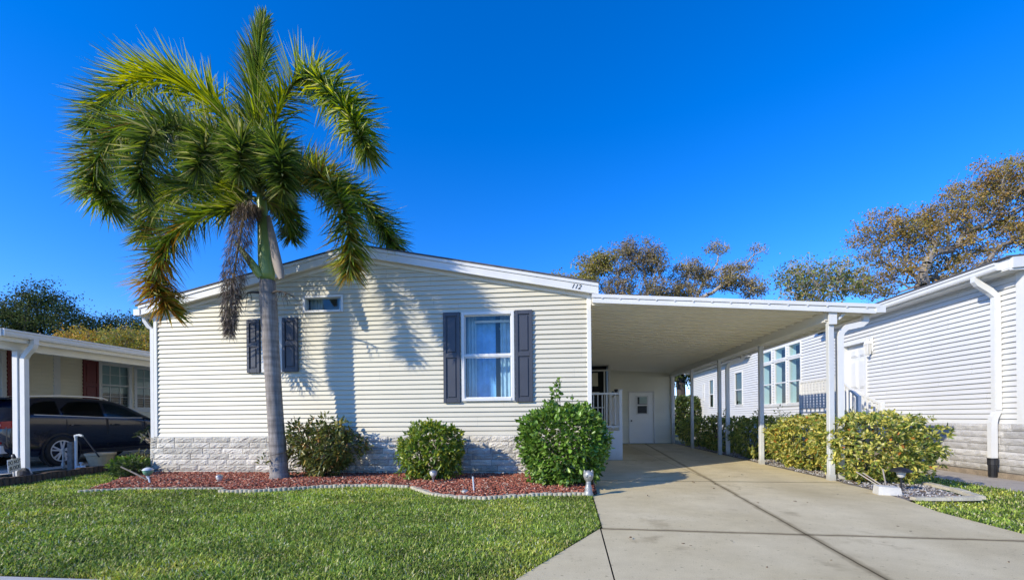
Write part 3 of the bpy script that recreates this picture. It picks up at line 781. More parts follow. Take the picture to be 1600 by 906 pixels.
for i, y in enumerate((7.92, 10.45, 13.0, 15.55, 18.12)):
    mb = MB(); h = .044
    mb.bbox(4.575 - h, 4.575 + h, y - h, y + h, -.02, 2.655, .006)
    mb.box(4.575 - h - .006, 4.575 + h + .006, y - h - .006, y + h + .006, -.02, .10)
    p = mb.build('post', MT['post_paint'], carport)
    if i == 0:
        mb = MB(); mb.box(4.512, 4.638, y - .09, y - .062, 2.60, 2.80); mb.hexa([(4.66, y - .05, 2.68), (4.70, y - .05, 2.68), (4.70, y, 2.68), (4.66, y, 2.68), (4.76, y - .05, 2.80), (4.83, y - .05, 2.80), (4.83, y, 2.80), (4.76, y, 2.80)])
        mb.build('bracket', MT['white'], p)
mb = MB()
mb.prism([(CX1 - .03, ct(CX1) - .14), (CX1 + .09, ct(CX1) - .14), (CX1 + .115, ct(CX1) - .03), (CX1 + .105, ct(CX1) - .03), (CX1 + .08, ct(CX1) - .13), (CX1 - .02, ct(CX1) - .13), (CX1 - .02, ct(CX1) - .02), (CX1 - .03, ct(CX1) - .02)], 'y', CY0 - .01, CY1)
mb.box(CX1 - .03, CX1 + .115, CY0 - .018, CY0 - .01, ct(CX1) - .14, ct(CX1) - .02)
mb.build('gutter', MT['white'], carport)
for y, s in ((7.97, 1), (12.9, 1)):
    mb = MB(); zt = ct(CX1) - .14
    mb.rtube([(5.16, y, zt + .02), (5.16, y, zt - .10), (5.10, y, zt - .15), (4.86, y, zt - .20), (4.78, y, zt - .27), (4.755, y, zt - .36), (4.755, y, .35), (4.755, y, .02)], .095, .07, (0, 1, 0))
    mb.build('downspout', MT['white'], carport)

# storage shed closing the carport
shed = thing('storage_shed', 'clapboard storage room closing the back of the carport', 'shed', (3.2, 18.6, 0))
DX0, DX1, DZ = 2.885, 3.885, 2.085
mb = MB(); siding(mb, (0, 18.2, 0), (1, 0, 0), (0, -1, 0), .02, 3.05, .0875, lambda z: (1.95, 4.62), [(DX0, DX1, -.1, DZ)], .03); mb.build('wall', MT['siding_shed'], shed, attr=True)
mb = MB(); mb.box(4.63, 4.68, 18.16, 20, 0, 2.9); mb.build('corner_trim', MT['trim'], shed)
mb = MB(); mb.box(1.98, 4.62, 18.27, 18.30, .0, 3.2); mb.build('inner_wall', MT['room'], shed)
mb = MB(); mb.box(1.9, 4.68, 18.31, 20.1, 2.85, 2.9); mb.build('roof', MT['shingle'], shed)
mb = MB(); mb.bbox(DX0 + .03, DX1 - .03, 18.185, 18.225, .02, DZ - .03, .004); d = mb.build('door', MT['door'], shed)
mb = MB(); t = .045
mb.bbox(DX0 - t + .03, DX0 + .03, 18.145, 18.25, 0, DZ + .02, .004); mb.bbox(DX1 - .03, DX1 + t - .03, 18.145, 18.25, 0, DZ + .02, .004); mb.bbox(DX0 + .03, DX1 - .03, 18.145, 18.25, DZ - .03, DZ + .02, .004)
mb.build('door_frame', MT['white'], d)
mb = MB(); a0, a1, b0, b1 = 3.17, 3.66, 1.17, 1.93
for q in ((a0, a0 + .06, b0, b1), (a1 - .06, a1, b0, b1), (a0 + .06, a1 - .06, b0, b0 + .05), (a0 + .06, a1 - .06, b1 - .05, b1), (a0 + .06, a1 - .06, 1.52, 1.58)): mb.bbox(q[0], q[1], 18.165, 18.186, q[2], q[3], .004)
mb.build('door_light_frame', MT['white'], d)
mb = MB(); mb.box(a0 + .05, a1 - .05, 18.176, 18.184, b0 + .04, b1 - .04); mb.build('pane', MT['black'], d)
mb = MB(); mb.box(a0 + .14, a1 - .05, 18.172, 18.1755, 1.60, b1 - .05); mb.build('blind', MT['blind'], d)
mb = MB(); mb.lathe((2.985, 18.185, .93), [(.012, 0), (.012, -.03), (.032, -.04), (.034, -.06), (.02, -.075), (0, -.078)], 12, 'y'); mb.build('door_knob', MT['black'], d)

# screened porch beside the shed
porch = thing('screen_porch', 'dark screened porch bay behind the white railing', 'porch', (1.3, 17, 0))
mb = MB(); mb.box(.64, 1.90, 16.48, 16.54, 2.77, 2.83); mb.box(1.73, 1.78, 16.48, 16.54, .75, 2.77); mb.box(.64, 1.90, 16.48, 16.54, .72, .78); mb.box(.64, 1.73, 16.49, 16.53, 1.42, 1.46); mb.build('frame', MT['white'], porch)
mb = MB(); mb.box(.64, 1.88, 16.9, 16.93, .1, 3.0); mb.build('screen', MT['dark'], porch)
mb = MB(); mb.box(.9, 1.6, 16.84, 16.88, 1.95, 2.03); mb.box(.95, 1.55, 16.84, 16.88, 2.25, 2.75); mb.build('inner_wall', MT['siding_tan'], porch, attr=True)
mb = MB(); mb.box(1.90, 1.97, 16.46, 18.15, .0, 3.0); mb.build('side_wall', MT['trim'], porch)
mb = MB(); mb.box(.64, 1.9, 16.47, 16.6, 0, .72); mb.build('base', MT['white'], porch)

# entry landing with railing
land = thing('entry_landing', 'white block entry landing with white picket railing beside the house', 'porch steps', (1.1, 11.9, 0))
mb = MB(); mb.bbox(.645, 1.645, 11.36, 13.0, 0, .745, .006); mb.build('platform', MT['white'], land)
mb = MB()
for yy in (11.40,):
    mb.bbox(.66, 1.60, yy - .02, yy + .02, 1.66, 1.71, .004); mb.box(.66, 1.60, yy - .015, yy + .015, .83, .87)
    x = .72
    while x < 1.55: mb.bbox(x - .011, x + .011, yy - .011, yy + .011, .87, 1.66, .003); x += .108
mb.bbox(1.585, 1.625, 11.45, 12.9, 1.66, 1.71, .004); mb.box(1.59, 1.62, 11.45, 12.9, .83, .87)
y = 11.52
while y < 12.9: mb.bbox(1.594, 1.616, y - .011, y + .011, .87, 1.66, .003); y += .108
mb.build('railing', MT['white'], land)
for a in (11.36, 12.9): mb = MB(); mb.bbox(1.565, 1.645, a, a + .08, .745, 1.76, .005); mb.build('post', MT['white'], land)
mb = MB(); mb.bbox(1.55, 1.66, 11.345, 11.455, 1.76, 1.785, .005); mb.build('post_cap', MT['white'], land)
lan = MB(); c = (1.50, 11.40, 1.71); lan.lathe(c, [(.03, 0), (.05, .01), (.035, .03), (.055, .055), (.05, .075), (.02, .085), (0, .088)], 10); lan.lathe((1.42, 11.40, 1.71), [(.028, 0), (.03, .03), (.01, .035), (0, .036)], 8)
tag(lan.build('rail_ornament', MT['black']), 'small dark ornament sitting on the white picket railing', 'ornament')
# ------------------------------------------------------------------ white house on the right
RX = 7.6
rh = thing('neighbor_house', 'white clapboard house with grey block skirting on the right of the driveway', 'house', (10, 16, 0))
TW = [(16.45, 17.18), (15.47, 16.26), (14.58, 15.33)]
DO = (11.72, 12.52, 1.05, 2.88)
wins = [(a, b, 1.47, 2.92) for a, b in TW] + [(a, b, 2.99, 3.39) for a, b in TW] + [(18.95, 19.72, 1.53, 2.91), (22.28, 22.9, 1.5, 2.87), (23.65, 23.87, 1.87, 2.76)]
holes = [(a - 8.1, b - 8.1, c, d) for a, b, c, d in wins] + [(DO[0] - 8.1, DO[1] - 8.1, DO[2], DO[3])]
mb = MB()
siding(mb, (RX, 8.1, 0), (0, 1, 0), (-1, 0, 0), .915, 3.42, .0915, lambda z: (-.14, 17.6), holes, .032)
siding(mb, (RX, 8.1, 0), (0, 1, 0), (-1, 0, 0), 3.4195, 3.95, .0915, lambda z: (5.6, 10.0), [], .02)
siding(mb, (RX, 7.96, 0), (1, 0, 0), (0, -1, 0), .915, 3.42, .0915, lambda z: (.0, 7), [], .02)
mb.build('siding', MT['siding_white'], rh, attr=True)
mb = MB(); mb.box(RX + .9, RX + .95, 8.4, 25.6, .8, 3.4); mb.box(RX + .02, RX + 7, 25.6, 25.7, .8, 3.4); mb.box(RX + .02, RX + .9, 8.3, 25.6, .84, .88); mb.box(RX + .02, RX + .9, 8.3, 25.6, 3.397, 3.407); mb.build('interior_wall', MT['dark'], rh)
mb = MB(); mb.bbox(RX - .044, RX + .10, 7.92, 8.10, .91, 3.42, .006); mb.build('corner_trim', MT['white'], rh)
mb = MB(); mb.box(RX - .032, RX, 25.62, 25.7, .9, 3.4); mb.build('corner_trim', MT['white'], rh)
mb = MB()
for a, b in ((7.9, 13.2), (18.16, 25.9)): mb = MB(); mb.box(RX - .31, RX + .05, a, b, 3.415, 3.435); mb.build('soffit', MT['white'], rh)
def k_gutter(y0, y1):
    m = MB()
    m.prism([(RX - .315, 3.565), (RX - .315, 3.44), (RX - .40, 3.44), (RX - .415, 3.47), (RX - .415, 3.515), (RX - .435, 3.535), (RX - .435, 3.565), (RX - .428, 3.565), (RX - .428, 3.54), (RX - .408, 3.52), (RX - .408, 3.47), (RX - .395, 3.448), (RX - .322, 3.448), (RX - .322, 3.565)], 'y', y0, y1)
    for yy in (y0, y1 - .01): m.prism([(RX - .316, 3.563), (RX - .316, 3.442), (RX - .40, 3.442), (RX - .414, 3.47), (RX - .414, 3.515), (RX - .434, 3.535), (RX - .434, 3.563)], 'y', yy - .003, yy + .008)
    return m
k_gutter(8.02, 13.2).build('gutter', MT['white'], rh); k_gutter(18.16, 25.9).build('gutter', MT['white'], rh)
mb = MB()
for a, b in ((7.9, 13.2), (18.16, 25.9)): mb.box(RX - .314, RX - .29, a, b, 3.436, 3.60)
mb.box(RX - .31, RX - .1, 7.88, 7.90, 3.40, 3.62); mb.prism([(RX - .3, 3.43), (RX + 6, 3.75), (RX + 6, 3.95), (RX - .3, 3.60)], 'y', 7.85, 7.90)
mb.box(RX - .05, RX + .02, 13.62, 18.18, 3.95, 4.02)
mb.build('fascia', MT['white'], rh)
mb = MB()
for a, b in ((7.86, 13.6), (18.16, 25.9)): mb.prism([(RX - .36, 3.605), (RX + 6, 3.97), (RX + 6, 4.0), (RX - .36, 3.63)], 'y', a, b)
mb.prism([(RX - .02, 4.03), (RX + 6, 4.15), (RX + 6, 4.2), (RX - .02, 4.05)], 'y', 13.6, 18.2)
mb.build('roof', MT['shingle'], rh)
mb = MB(); block_wall(mb, (RX, 7.92, 0), (0, 1, 0), (-1, 0, 0), 17.6, .09, 7, .1175, .92, thick=.05, sub=(14, 3), rough=.015, jitter=.25, tint=((1.08, 1.07, 1.05), (.84, .83, .82)))
block_wall(mb, (RX - .05, 7.9, 0), (1, 0, 0), (0, -1, 0), 6, .09, 7, .1175, .6, thick=.05, sub=(6, 3))
mb.build('skirting', MT['stone_grey'], rh, attr=True)
mb = MB(); mb.box(RX - .03, RX + .1, 7.94, 25.6, .05, .905); mb.build('skirting_backing', MT['mortar'], rh)
mb = MB(); mb.box(RX - .10, RX + .3, 7.84, 25.7, -.04, .085); mb.build('footing', MT['footing'], rh)
mb = MB()                                        # projecting corner stack of blocks beside the steps
for r in range(7):
    for q in range(2): mb.bbox(RX - .13 + .012 * ((r + q) % 2), RX - .055, 9.93 + q * .22 + .06 * (r % 2), 10.13 + q * .22, .10 + r * .1175, .205 + r * .1175, .01)
mb.build('quoin', MT['stone_grey'], rh, attr=True)

def side_window(parent, y0, y1, z0, z1, mid=None, fw=.03, depth=.17, kind='reveal'):
    mb = MB(); xo, xi = RX - .042, RX + .03
    mb.bbox(xo, xi, y0 - .015, y0 + fw, z0 - .015, z1 + .015, .004); mb.bbox(xo, xi, y1 - fw, y1 + .015, z0 - .015, z1 + .015, .004)
    mb.bbox(xo, xi, y0 + fw, y1 - fw, z1 - fw, z1 + .015, .004); mb.bbox(xo - .01, xi, y0 + fw, y1 - fw, z0 - .015, z0 + fw, .004)
    w = mb.build('window', MT['white'], parent)
    if mid: mb = MB(); mb.bbox(xo + .008, xi, y0 + fw, y1 - fw, mid - .02, mid + .02, .004); mb.build('meeting_rail', MT['white'], w)
    mb = MB(); mb.add([(RX + .002, y0 + fw, z0 + fw), (RX + .002, y0 + fw, z1 - fw), (RX + .002, y1 - fw, z1 - fw), (RX + .002, y1 - fw, z0 + fw)], [(0, 1, 2, 3)])
    mb.build('pane', MT['glass'] if kind == 'reveal' else MT['glass_dark'], w)
    if kind == 'reveal':
        mb = MB(); xa = RX + .03; xb = RX + .03 + depth
        mb.box(xa, xb, y1 - fw, y1 - fw + .02, z0, z1); mb.box(xa, xb, y0 + fw - .02, y0 + fw, z0, z1); mb.box(xa, xb, y0 + fw, y1 - fw, z0 + fw - .02, z0 + fw); mb.box(xa, xb, y0 + fw, y1 - fw, z1 - fw, z1 - fw + .02)
        mb.build('reveal', MT['mint'], w)
    else:
        mb = MB(); n = 18 if mid else 1
        for i in range(n):
            z = (mid or z0) + ((z1) - (mid or z0)) * i / n
            mb.box(RX + .05, RX + .055, y0, y1, z + .006, z + (z1 - (mid or z0)) / n)
        mb.box(RX + .10, RX + .105, y0, y1, z0, mid or z1)
        mb.build('blind', MT['blind'], w)
    return w
for a, b in TW:
    side_window(rh, a, b, 1.47, 2.92, 2.19); side_window(rh, a, b, 2.99, 3.39)
for a, b in ((2.938, 2.972), (1.40, 1.452)): mb = MB(); mb.bbox(RX - .05, RX + .0, 14.52, 17.24, a, b, .004); mb.build('window_trim', MT['white'], rh)
side_window(rh, 18.95, 19.72, 1.53, 2.91, 2.17, kind='blind'); side_window(rh, 22.28, 22.9, 1.5, 2.87, 2.15, kind='blind'); side_window(rh, 23.65, 23.87, 1.87, 2.76, 2.3, kind='blind')
# entrance door set back in its casing
y0, y1, z0, z1 = DO
mb = MB(); mb.box(RX + .10, RX + .14, y0, y1, z0, z1); mb.box(RX + .092, RX + .101, y0, y1, z0, z1)
for pa, pb in ((.10, .36), (.44, .70)):
    for qa, qb in ((.12, .62), (.72, 1.42), (1.52, 1.72)):
        for m_, dd in ((0, .010), (.03, .018)): mb.bbox(RX + .092 - dd * 1.6, RX + .095, y0 + pa + m_, y0 + pb - m_, z0 + qa + m_, z0 + qb - m_, .006)
dr = mb.build('door', MT['white'], rh)
mb = MB(); c_ = .075
mb.bbox(RX - .045, RX + .14, y0 - c_, y0, z0 - .03, z1 + c_, .005); mb.bbox(RX - .045, RX + .14, y1, y1 + c_, z0 - .03, z1 + c_, .005); mb.bbox(RX - .044, RX + .14, y0, y1, z1, z1 + c_, .005); mb.box(RX - .05, RX + .14, y0, y1, z0 - .06, z0)
mb.build('door_frame', MT['white'], dr)
mb = MB(); mb.lathe((RX + .09, y0 + .06, 2.0), [(.01, 0), (.012, -.03), (.03, -.045), (.025, -.065), (0, -.07)], 10, 'x'); mb.build('door_knob', MT['steel'], dr)
# wall lantern
c = (RX - .10, 11.50, 2.46)
mb = MB(); mb.bbox(RX - .045, RX - .02, 11.42, 11.58, 2.60, 2.98, .012); mb.tube([(RX - .03, 11.5, 2.88), (RX - .08, 11.5, 2.93), (c[0], 11.5, 2.88)], .014, 6)
mb.lathe(c, [(0, .02), (.03, .03), (.035, .07), (.06, .09)], 6); mb.lathe(c, [(.095, .33), (.085, .36), (.04, .41), (.015, .44), (0, .45)], 6)
for k in range(6):
    a = k * PI / 3; mb.tube([(c[0] + .058 * math.cos(a), c[1] + .058 * math.sin(a), c[2] + .09), (c[0] + .088 * math.cos(a), c[1] + .088 * math.sin(a), c[2] + .335)], .007, 5)
wl = mb.build('wall_lantern', MT['white'], rh)
mb = MB(); mb.lathe(c, [(.05, .09), (.078, .33)], 6); mb.build('lantern_glass', MT['lens'], wl)
# downspouts
mb = MB(); xw = RX - .075
mb.rtube([(RX - .37, 8.42, 3.45), (RX - .37, 8.42, 3.38), (RX - .33, 8.42, 3.33), (RX - .16, 8.41, 3.20), (xw, 8.40, 3.10), (xw, 8.40, 2.95), (xw, 8.40, 1.12), (xw - .05, 8.40, 1.02), (xw - .065, 8.40, .94), (xw - .065, 8.40, .30)], .10, .075, (0, 1, 0))
for sx in (-.045, .03):
    mb.rtube([(xw + .0, 8.40 + sx, 2.9), (xw, 8.40 + sx, 1.15)], .012, .088, (1, 0, 0))
dsp = mb.build('downspout', MT['white'], rh)
mb = MB(); mb.lathe((xw - .065, 8.40, .0), [(.055, 0), (.058, .20), (.07, .21), (.07, .29), (.072, .33), (.06, .33)], 12)
for z in np.arange(.02, .2, .018): mb.lathe((xw - .065, 8.40, float(z)), [(.057, 0), (.063, .004), (.063, .009), (.057, .013)], 12)
mb.build('drain_adapter', MT['black'], dsp)
# side steps of that house
st = thing('side_steps', 'white lattice sided door steps with white handrails behind the right hedge', 'steps', (7, 12, 0))
mb = MB(); mb.bbox(6.42, RX - .04, 10.9, 12.9, .90, 1.0, .006); mb.box(6.5, RX - .04, 11.0, 12.8, 0, .90)
mb.build('landing', MT['white'], st)
mb = MB()
for k in range(5): mb.box(6.42, 7.2, 10.9 - .24 * (k + 1), 10.9 - .24 * k, .0, .83 - .165 * k)
mb.build('stair_treads', MT['footing'], st)
mb = MB()                                         # lattice panel
mb.bbox(6.40, 6.45, 10.88, 10.95, 1.0, 2.0, .005); mb.bbox(6.40, 6.45, 12.36, 12.43, 1.0, 2.0, .005)
mb.box(6.40, 6.45, 10.95, 12.36, 1.93, 1.98); mb.box(6.40, 6.45, 10.95, 12.36, 1.26, 1.30)
for k in range(10): y = 10.95 + 1.41 * (k + .5) / 10; mb.box(6.415, 6.425, y - .036, y + .036, 1.30, 1.93)
for k in range(9): z = 1.30 + .63 * (k + .5) / 9; mb.box(6.426, 6.436, 10.95, 12.36, z - .02, z + .02)
mb.rtube([(6.42, 10.9, 1.98), (6.42, 10.15, 1.48)], .05, .05)
mb.build('lattice_panel', MT['white'], st)
MT['rail'] = M('shaded_rail', (.12, .14, .17), .5, .1, 4)  # unused rail colour with the carport's shade in it
mb = MB()
mb.box(6.40, 6.45, 10.9, 12.4, 1.14, 1.17)
for k in range(8): y = 10.98 + k * .19; mb.box(6.412, 6.436, y - .012, y + .012, 1.17, 1.26)
mb.rtube([(6.42, 10.9, 1.15), (6.42, 10.15, .68)], .03, .035)
for k in range(6): y = 10.8 - k * .12; z = 1.15 - (10.9 - y) * .63; mb.box(6.41, 6.43, y - .01, y + .01, z, z + .80)
mb.bbox(6.385, 6.455, 10.80, 10.87, .0, 1.30, .006); mb.bbox(6.385, 6.455, 10.10, 10.17, .0, 1.5, .006)
# right hand rail
mb.rtube([(7.12, 11.5, 1.72), (7.12, 10.55, 1.34)], .05, .045); mb.rtube([(7.12, 11.5, 1.15), (7.12, 10.55, .80)], .03, .03)
for k in range(6): y = 11.4 - k * .15; z = 1.72 - (11.5 - y) * .4; mb.box(7.105, 7.135, y - .014, y + .014, z - .56, z)
mb.bbox(7.08, 7.17, 10.46, 10.55, .0, 1.36, .008)
mb.build('handrail', MT['white'], st)
rh.scale = (1.11, 1.11, 1.11); rh.location = (11.1, 17.76, -.121)  # house and steps scaled up about the camera, split into scale and location
st.scale = (1.11, 1.11, 1.11); st.location = (7.77, 13.32, -.121)

# ------------------------------------------------------------------ left neighbour: house and carport
LX = -14.0
lh = thing('neighbor_house', 'tan clapboard house with dark red shutters beyond the parked SUV on the left', 'house', (-17, 12, 0))
LW = [(12.26, 13.20, 1.52, 2.88), (13.40, 14.36, 1.52, 2.88), (14.56, 15.4, 1.52, 2.88), (8.6, 9.85, 1.0, 2.9)]
mb = MB(); siding(mb, (LX, 5, 0), (0, 1, 0), (1, 0, 0), .45, 3.1, .105, lambda z: (0, 14), [(a - 5, b - 5, c, d) for a, b, c, d in LW], .04); mb.build('siding', MT['siding_tan'], lh, attr=True)
mb = MB(); mb.box(LX - .04, LX, 5, 19, 0, .44); mb.build('skirting', MT['stone_grey'], lh, attr=True)
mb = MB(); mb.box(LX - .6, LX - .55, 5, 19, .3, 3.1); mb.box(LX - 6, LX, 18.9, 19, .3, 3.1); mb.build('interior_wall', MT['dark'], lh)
mb = MB(); mb.bbox(LX, LX + .05, 10.98, 11.14, .45, 3.02, .005); mb.box(LX, LX + .05, 12.1, 15.6, 2.90, 2.97); mb.box(LX, LX + .05, 12.1, 15.6, 1.40, 1.50); mb.build('trim', MT['white'], lh)
for a, b, c, d in LW:
    mb = MB(); fw = .04
    mb.bbox(LX - .03, LX + .045, a - .06, a + fw, c - .015, d + .015, .004); mb.bbox(LX - .03, LX + .045, b - fw, b + .06, c - .015, d + .015, .004)
    mb.bbox(LX - .03, LX + .045, a + fw, b - fw, d - fw, d + .014, .004); mb.bbox(LX - .03, LX + .04, a + fw, b - fw, c - .015, c + fw, .004); m_ = (c + d) / 2 + .03
    mb.bbox(LX - .02, LX + .022, a + fw, b - fw, m_ - .022, m_ + .022, .004)
    w = mb.build('window', MT['white'], lh)
    mb = MB()
    for k in (1, 2): y = a + (b - a) * k / 3; mb.box(LX - .006, LX + .006, y - .009, y + .009, c + fw, d - fw)
    for z in ((c + m_) / 2, (m_ + d) / 2): mb.box(LX - .0065, LX + .0065, a + fw, b - fw, z - .009, z + .009)
    mb.build('muntins', MT['white'], w)
    mb = MB(); mb.add([(LX - .012, a + fw, c + fw), (LX - .012, b - fw, c + fw), (LX - .012, b - fw, d - fw), (LX - .012, a + fw, d - fw)], [(0, 1, 2, 3)]); mb.build('pane', MT['glass'], w)
    mb = MB(); mb.box(LX - .09, LX - .085, a, b, m_ - .25, d)
    for k in range(9): z = c + (m_ - c) * (k + .3) / 9; mb.box(LX - .08, LX - .05, a, b, z, z + .008)
    mb.build('blind', MT['blind'], w)
for a, b in ((11.74, 12.18), (9.93, 10.36)):
    mb = MB(); c, d = 1.50, 2.93; s = .06
    mb.box(LX + .02, LX + .045, a, b, c, d)
    mb.bbox(LX + .045, LX + .065, a, a + s, c, d, .004); mb.bbox(LX + .045, LX + .065, b - s, b, c, d, .004)
    for q, r in ((c, c + .08), (2.15, 2.25), (d - .08, d)): mb.bbox(LX + .045, LX + .064, a + s, b - s, q, r, .004)
    for q, r in ((c + .11, 2.12), (2.28, d - .11)): mb.bbox(LX + .045, LX + .058, a + s + .03, b - s - .03, q, r, .008)
    mb.build('shutter', MT['red'], lh)
mb = MB(); mb.prism([(-13.9, 3.17), (-14.0, 3.12), (-18, 3.12), (-18, 3.2)], 'y', 5, 19.2); mb.build('roof', MT['shingle'], lh)

lc = thing('carport', 'white gutter edged carport roof over the dark SUV on the left', 'carport', (-12, 11, 0))
def lz(x): return 2.66 + (-9.95 - x) * .09
mb = MB(); mb.prism([(-9.95, lz(-9.95)), (-14.1, lz(-14.1)), (-14.1, lz(-14.1) + .1), (-9.95, lz(-9.95) + .1)], 'y', 6.95, 17); mb.build('roof_panel', MT['ceiling'], lc)
mb = MB(); mb.prism([(-9.87, lz(-9.95) - .02), (-14.1, lz(-14.1) - .02), (-14.1, lz(-14.1) + .12), (-9.87, lz(-9.95) + .12)], 'y', 6.92, 6.945); mb.build('fascia', MT['white'], lc)
mb = MB(); mb.prism([(-9.95, 2.775), (-9.95, 2.655), (-9.86, 2.655), (-9.845, 2.69), (-9.845, 2.735), (-9.83, 2.75), (-9.83, 2.78), (-9.838, 2.78), (-9.838, 2.755), (-9.853, 2.738), (-9.853, 2.695), (-9.865, 2.665), (-9.942, 2.665), (-9.942, 2.775)], 'y', 6.96, 17)
mb.box(-9.95, -9.83, 6.95, 6.96, 2.655, 2.78); mb.build('gutter', MT['white'], lc)
mb = MB(); mb.box(-10.32, -10.18, 7.1, 17, 2.46, lz(-10.25) + .0); mb.box(-10.0, -9.955, 6.96, 17, 2.58, 2.655); mb.build('beam', MT['trim'], lc)
for y in (7.46, 12.0, 16.6):
    mb = MB(); mb.bbox(-10.31, -10.19, y - .06, y + .06, .03, 2.46, .006); mb.build('post', MT['white'], lc)
mb = MB(); mb.rtube([(-9.90, 7.46, 2.68), (-9.90, 7.46, 2.58), (-9.93, 7.46, 2.52), (-10.06, 7.46, 2.40), (-10.12, 7.46, 2.30), (-10.12, 7.46, .22), (-10.06, 7.44, .13), (-9.96, 7.40, .09)], .10, .08, (0, 1, 0)); dl = mb.build('downspout', MT['white'], lc)
mb = MB(); mb.tube([(-10.15, 7.44, .13), (-10.05, 7.38, .15), (-9.93, 7.30, .11), (-9.86, 7.24, .055)], [.07, .085, .085, .08], 12); mb.build('drain_elbow', MT['black'], dl)

# DO NOT BLOCK sign
sg = thing('yard_sign', 'small white sign reading DO NOT BLOCK leaning by the left carport post', 'sign', (-9.72, 7.0, .03))
sc, rz = Vector((-9.72, 7.0, .33)), math.radians(118)
def rotv(p): return sc + Matrix.Rotation(rz, 3, 'Z') @ (Matrix.Rotation(math.radians(-6), 3, 'Y') @ Vector(p))
mb = MB(); mb.hexa([rotv(p) for p in ((-.17, -.006, -.115), (.17, -.006, -.115), (.17, .006, -.115), (-.17, .006, -.115), (-.17, -.006, .115), (.17, -.006, .115), (.17, .006, .115), (-.17, .006, .115))])
mb.build('sign_board', MT['white'], sg)
mb = MB(); mb.rtube([rotv((0, .012, .18)), rotv((.0, .014, -.37))], .025, .016, (1, 0, 0)); mb.build('stake', MT['white'], sg)
mb = MB(); mb.lathe(rotv((0, 0, .12)), [(.03, 0), (.034, .02), (.02, .05), (.012, .075), (0, .085)], 8); mb.build('finial', MT['black'], sg)
for t, dz in (('DO NOT', .05), ('BLOCK', -.05)):
    text_part(t, .088, rotv((0, -.0075, dz)), (PI / 2, math.radians(-6) * -1 * -1, rz), MT['black_ink'], sg, 'lettering', ext=.0015)

# brown log edging on the property line
def edging(name, pts, mat, label, h=.10, w=.09, pitch=.085, z0=-.02, scallop=True, drop=0):
    mb = MB(); seg = [(Vector((*a, 0)), Vector((*b, 0))) for a, b in zip(pts[:-1], pts[1:])]
    tot = sum((b - a).length for a, b in seg); n = max(2, int(tot / pitch)); acc = 0; cuml = [0]
    for a, b in seg: cuml.append(cuml[-1] + (b - a).length)
    def at(s):
        for i, (a, b) in enumerate(seg):
            if s <= cuml[i + 1] + 1e-6: t = (s - cuml[i]) / max(1e-6, cuml[i + 1] - cuml[i]); return a + (b - a) * t, (b - a).normalized()
        return seg[-1][1], (seg[-1][1] - seg[-1][0]).normalized()
    for k in range(n):
        p, t = at((k + .5) * tot / n); nrm = Vector((-t.y, t.x, 0)); hh = h * random.uniform(.9, 1.08)
        r = tot / n / 2 * .97
        poly = []
        for q in range(9):
            th = PI * q / 8; poly.append((r * math.cos(th), -w * .5 - r * .75 * math.sin(th)) if scallop else (r * math.cos(th), -w * .5))
        poly += [(-r * 1.03, w * .5), (r * 1.03, w * .5)]
        vs = [p + t * a + nrm * b + Vector((0, 0, z0)) for a, b in poly] + [p + t * a * .97 + nrm * b * .93 + Vector((0, 0, z0 + hh)) for a, b in poly]
        m = len(poly); fs = [tuple(range(m, 2 * m)), tuple(range(m))[::-1]] + [(i, (i + 1) % m, m + (i + 1) % m, m + i) for i in range(m)]
        A = sum(poly[i][0] * poly[(i + 1) % m][1] - poly[(i + 1) % m][0] * poly[i][1] for i in range(m))
        if A < 0: fs = [f[::-1] for f in fs]
        mb.add(vs, fs)
    # capping strip along the back
    return tag(mb.build(name, mat), label, 'garden edging')
edging('garden_edging', [(-9.30, 4.0), (-9.40, 6.0), (-9.46, 6.6), (-9.62, 7.3), (-9.80, 8.3), (-9.90, 9.8), (-9.92, 11.5)], MT['brick_edge'], 'dark brown log edging along the left side of the lawn', h=.16, w=.08, pitch=.10)
edging('garden_edging', [(-7.38, 6.12), (-6.89, 6.40), (-5.81, 6.48), (-5.25, 6.51)], MT['edge_white'], 'pale scalloped edging left of the palm, the straight left run', h=.055, w=.045, pitch=.066)
edging('garden_edging', [(-5.10, 6.22), (-4.99, 6.20), (-4.55, 6.24), (-4.16, 6.43), (-3.78, 6.68), (-3.21, 6.84), (-2.75, 6.84), (-2.33, 6.78)], MT['edge_white'], 'pale scalloped edging curving in front of the palm and dark bush', h=.072, w=.045, pitch=.066)
edging('garden_edging', [(-2.26, 6.74), (-2.10, 6.53), (-1.72, 6.08), (-1.31, 5.89), (-.95, 5.86), (-.62, 5.99), (-.19, 6.19), (.40, 6.24)], MT['edge_white'], 'pale scalloped edging bulging out around the globe lamp to the driveway', h=.068, w=.05, pitch=.066)
def curb(pts, label):
    mb = MB()
    for a, b in zip(pts[:-1], pts[1:]):
        a, b = Vector((*a, 0)), Vector((*b, 0)); L = (b - a).length; n = max(1, round(L / .4))
        for k in range(n):
            p = a + (b - a) * (k / n); q = a + (b - a) * ((k + 1) / n); t = (b - a).normalized(); nr = Vector((-t.y, t.x, 0)) * .055
            q = q - t * .012; z = Vector((0, 0, random.uniform(.035, .05)))
            mb.hexa([p - nr, q - nr, q + nr, p + nr, p - nr * .85 + z, q - nr * .85 + z, q + nr * .85 + z, p + nr * .85 + z])
    return tag(mb.build('garden_edging', MT['edge_white']), label, 'garden edging')
curb([(4.52, 6.13), (4.95, 6.15), (5.34, 6.20)], 'flat pale concrete edging along the front of the pebble bed')
curb([(5.40, 6.24), (5.62, 6.9), (5.70, 7.5)], 'flat pale concrete edging on the right side of the pebble bed')
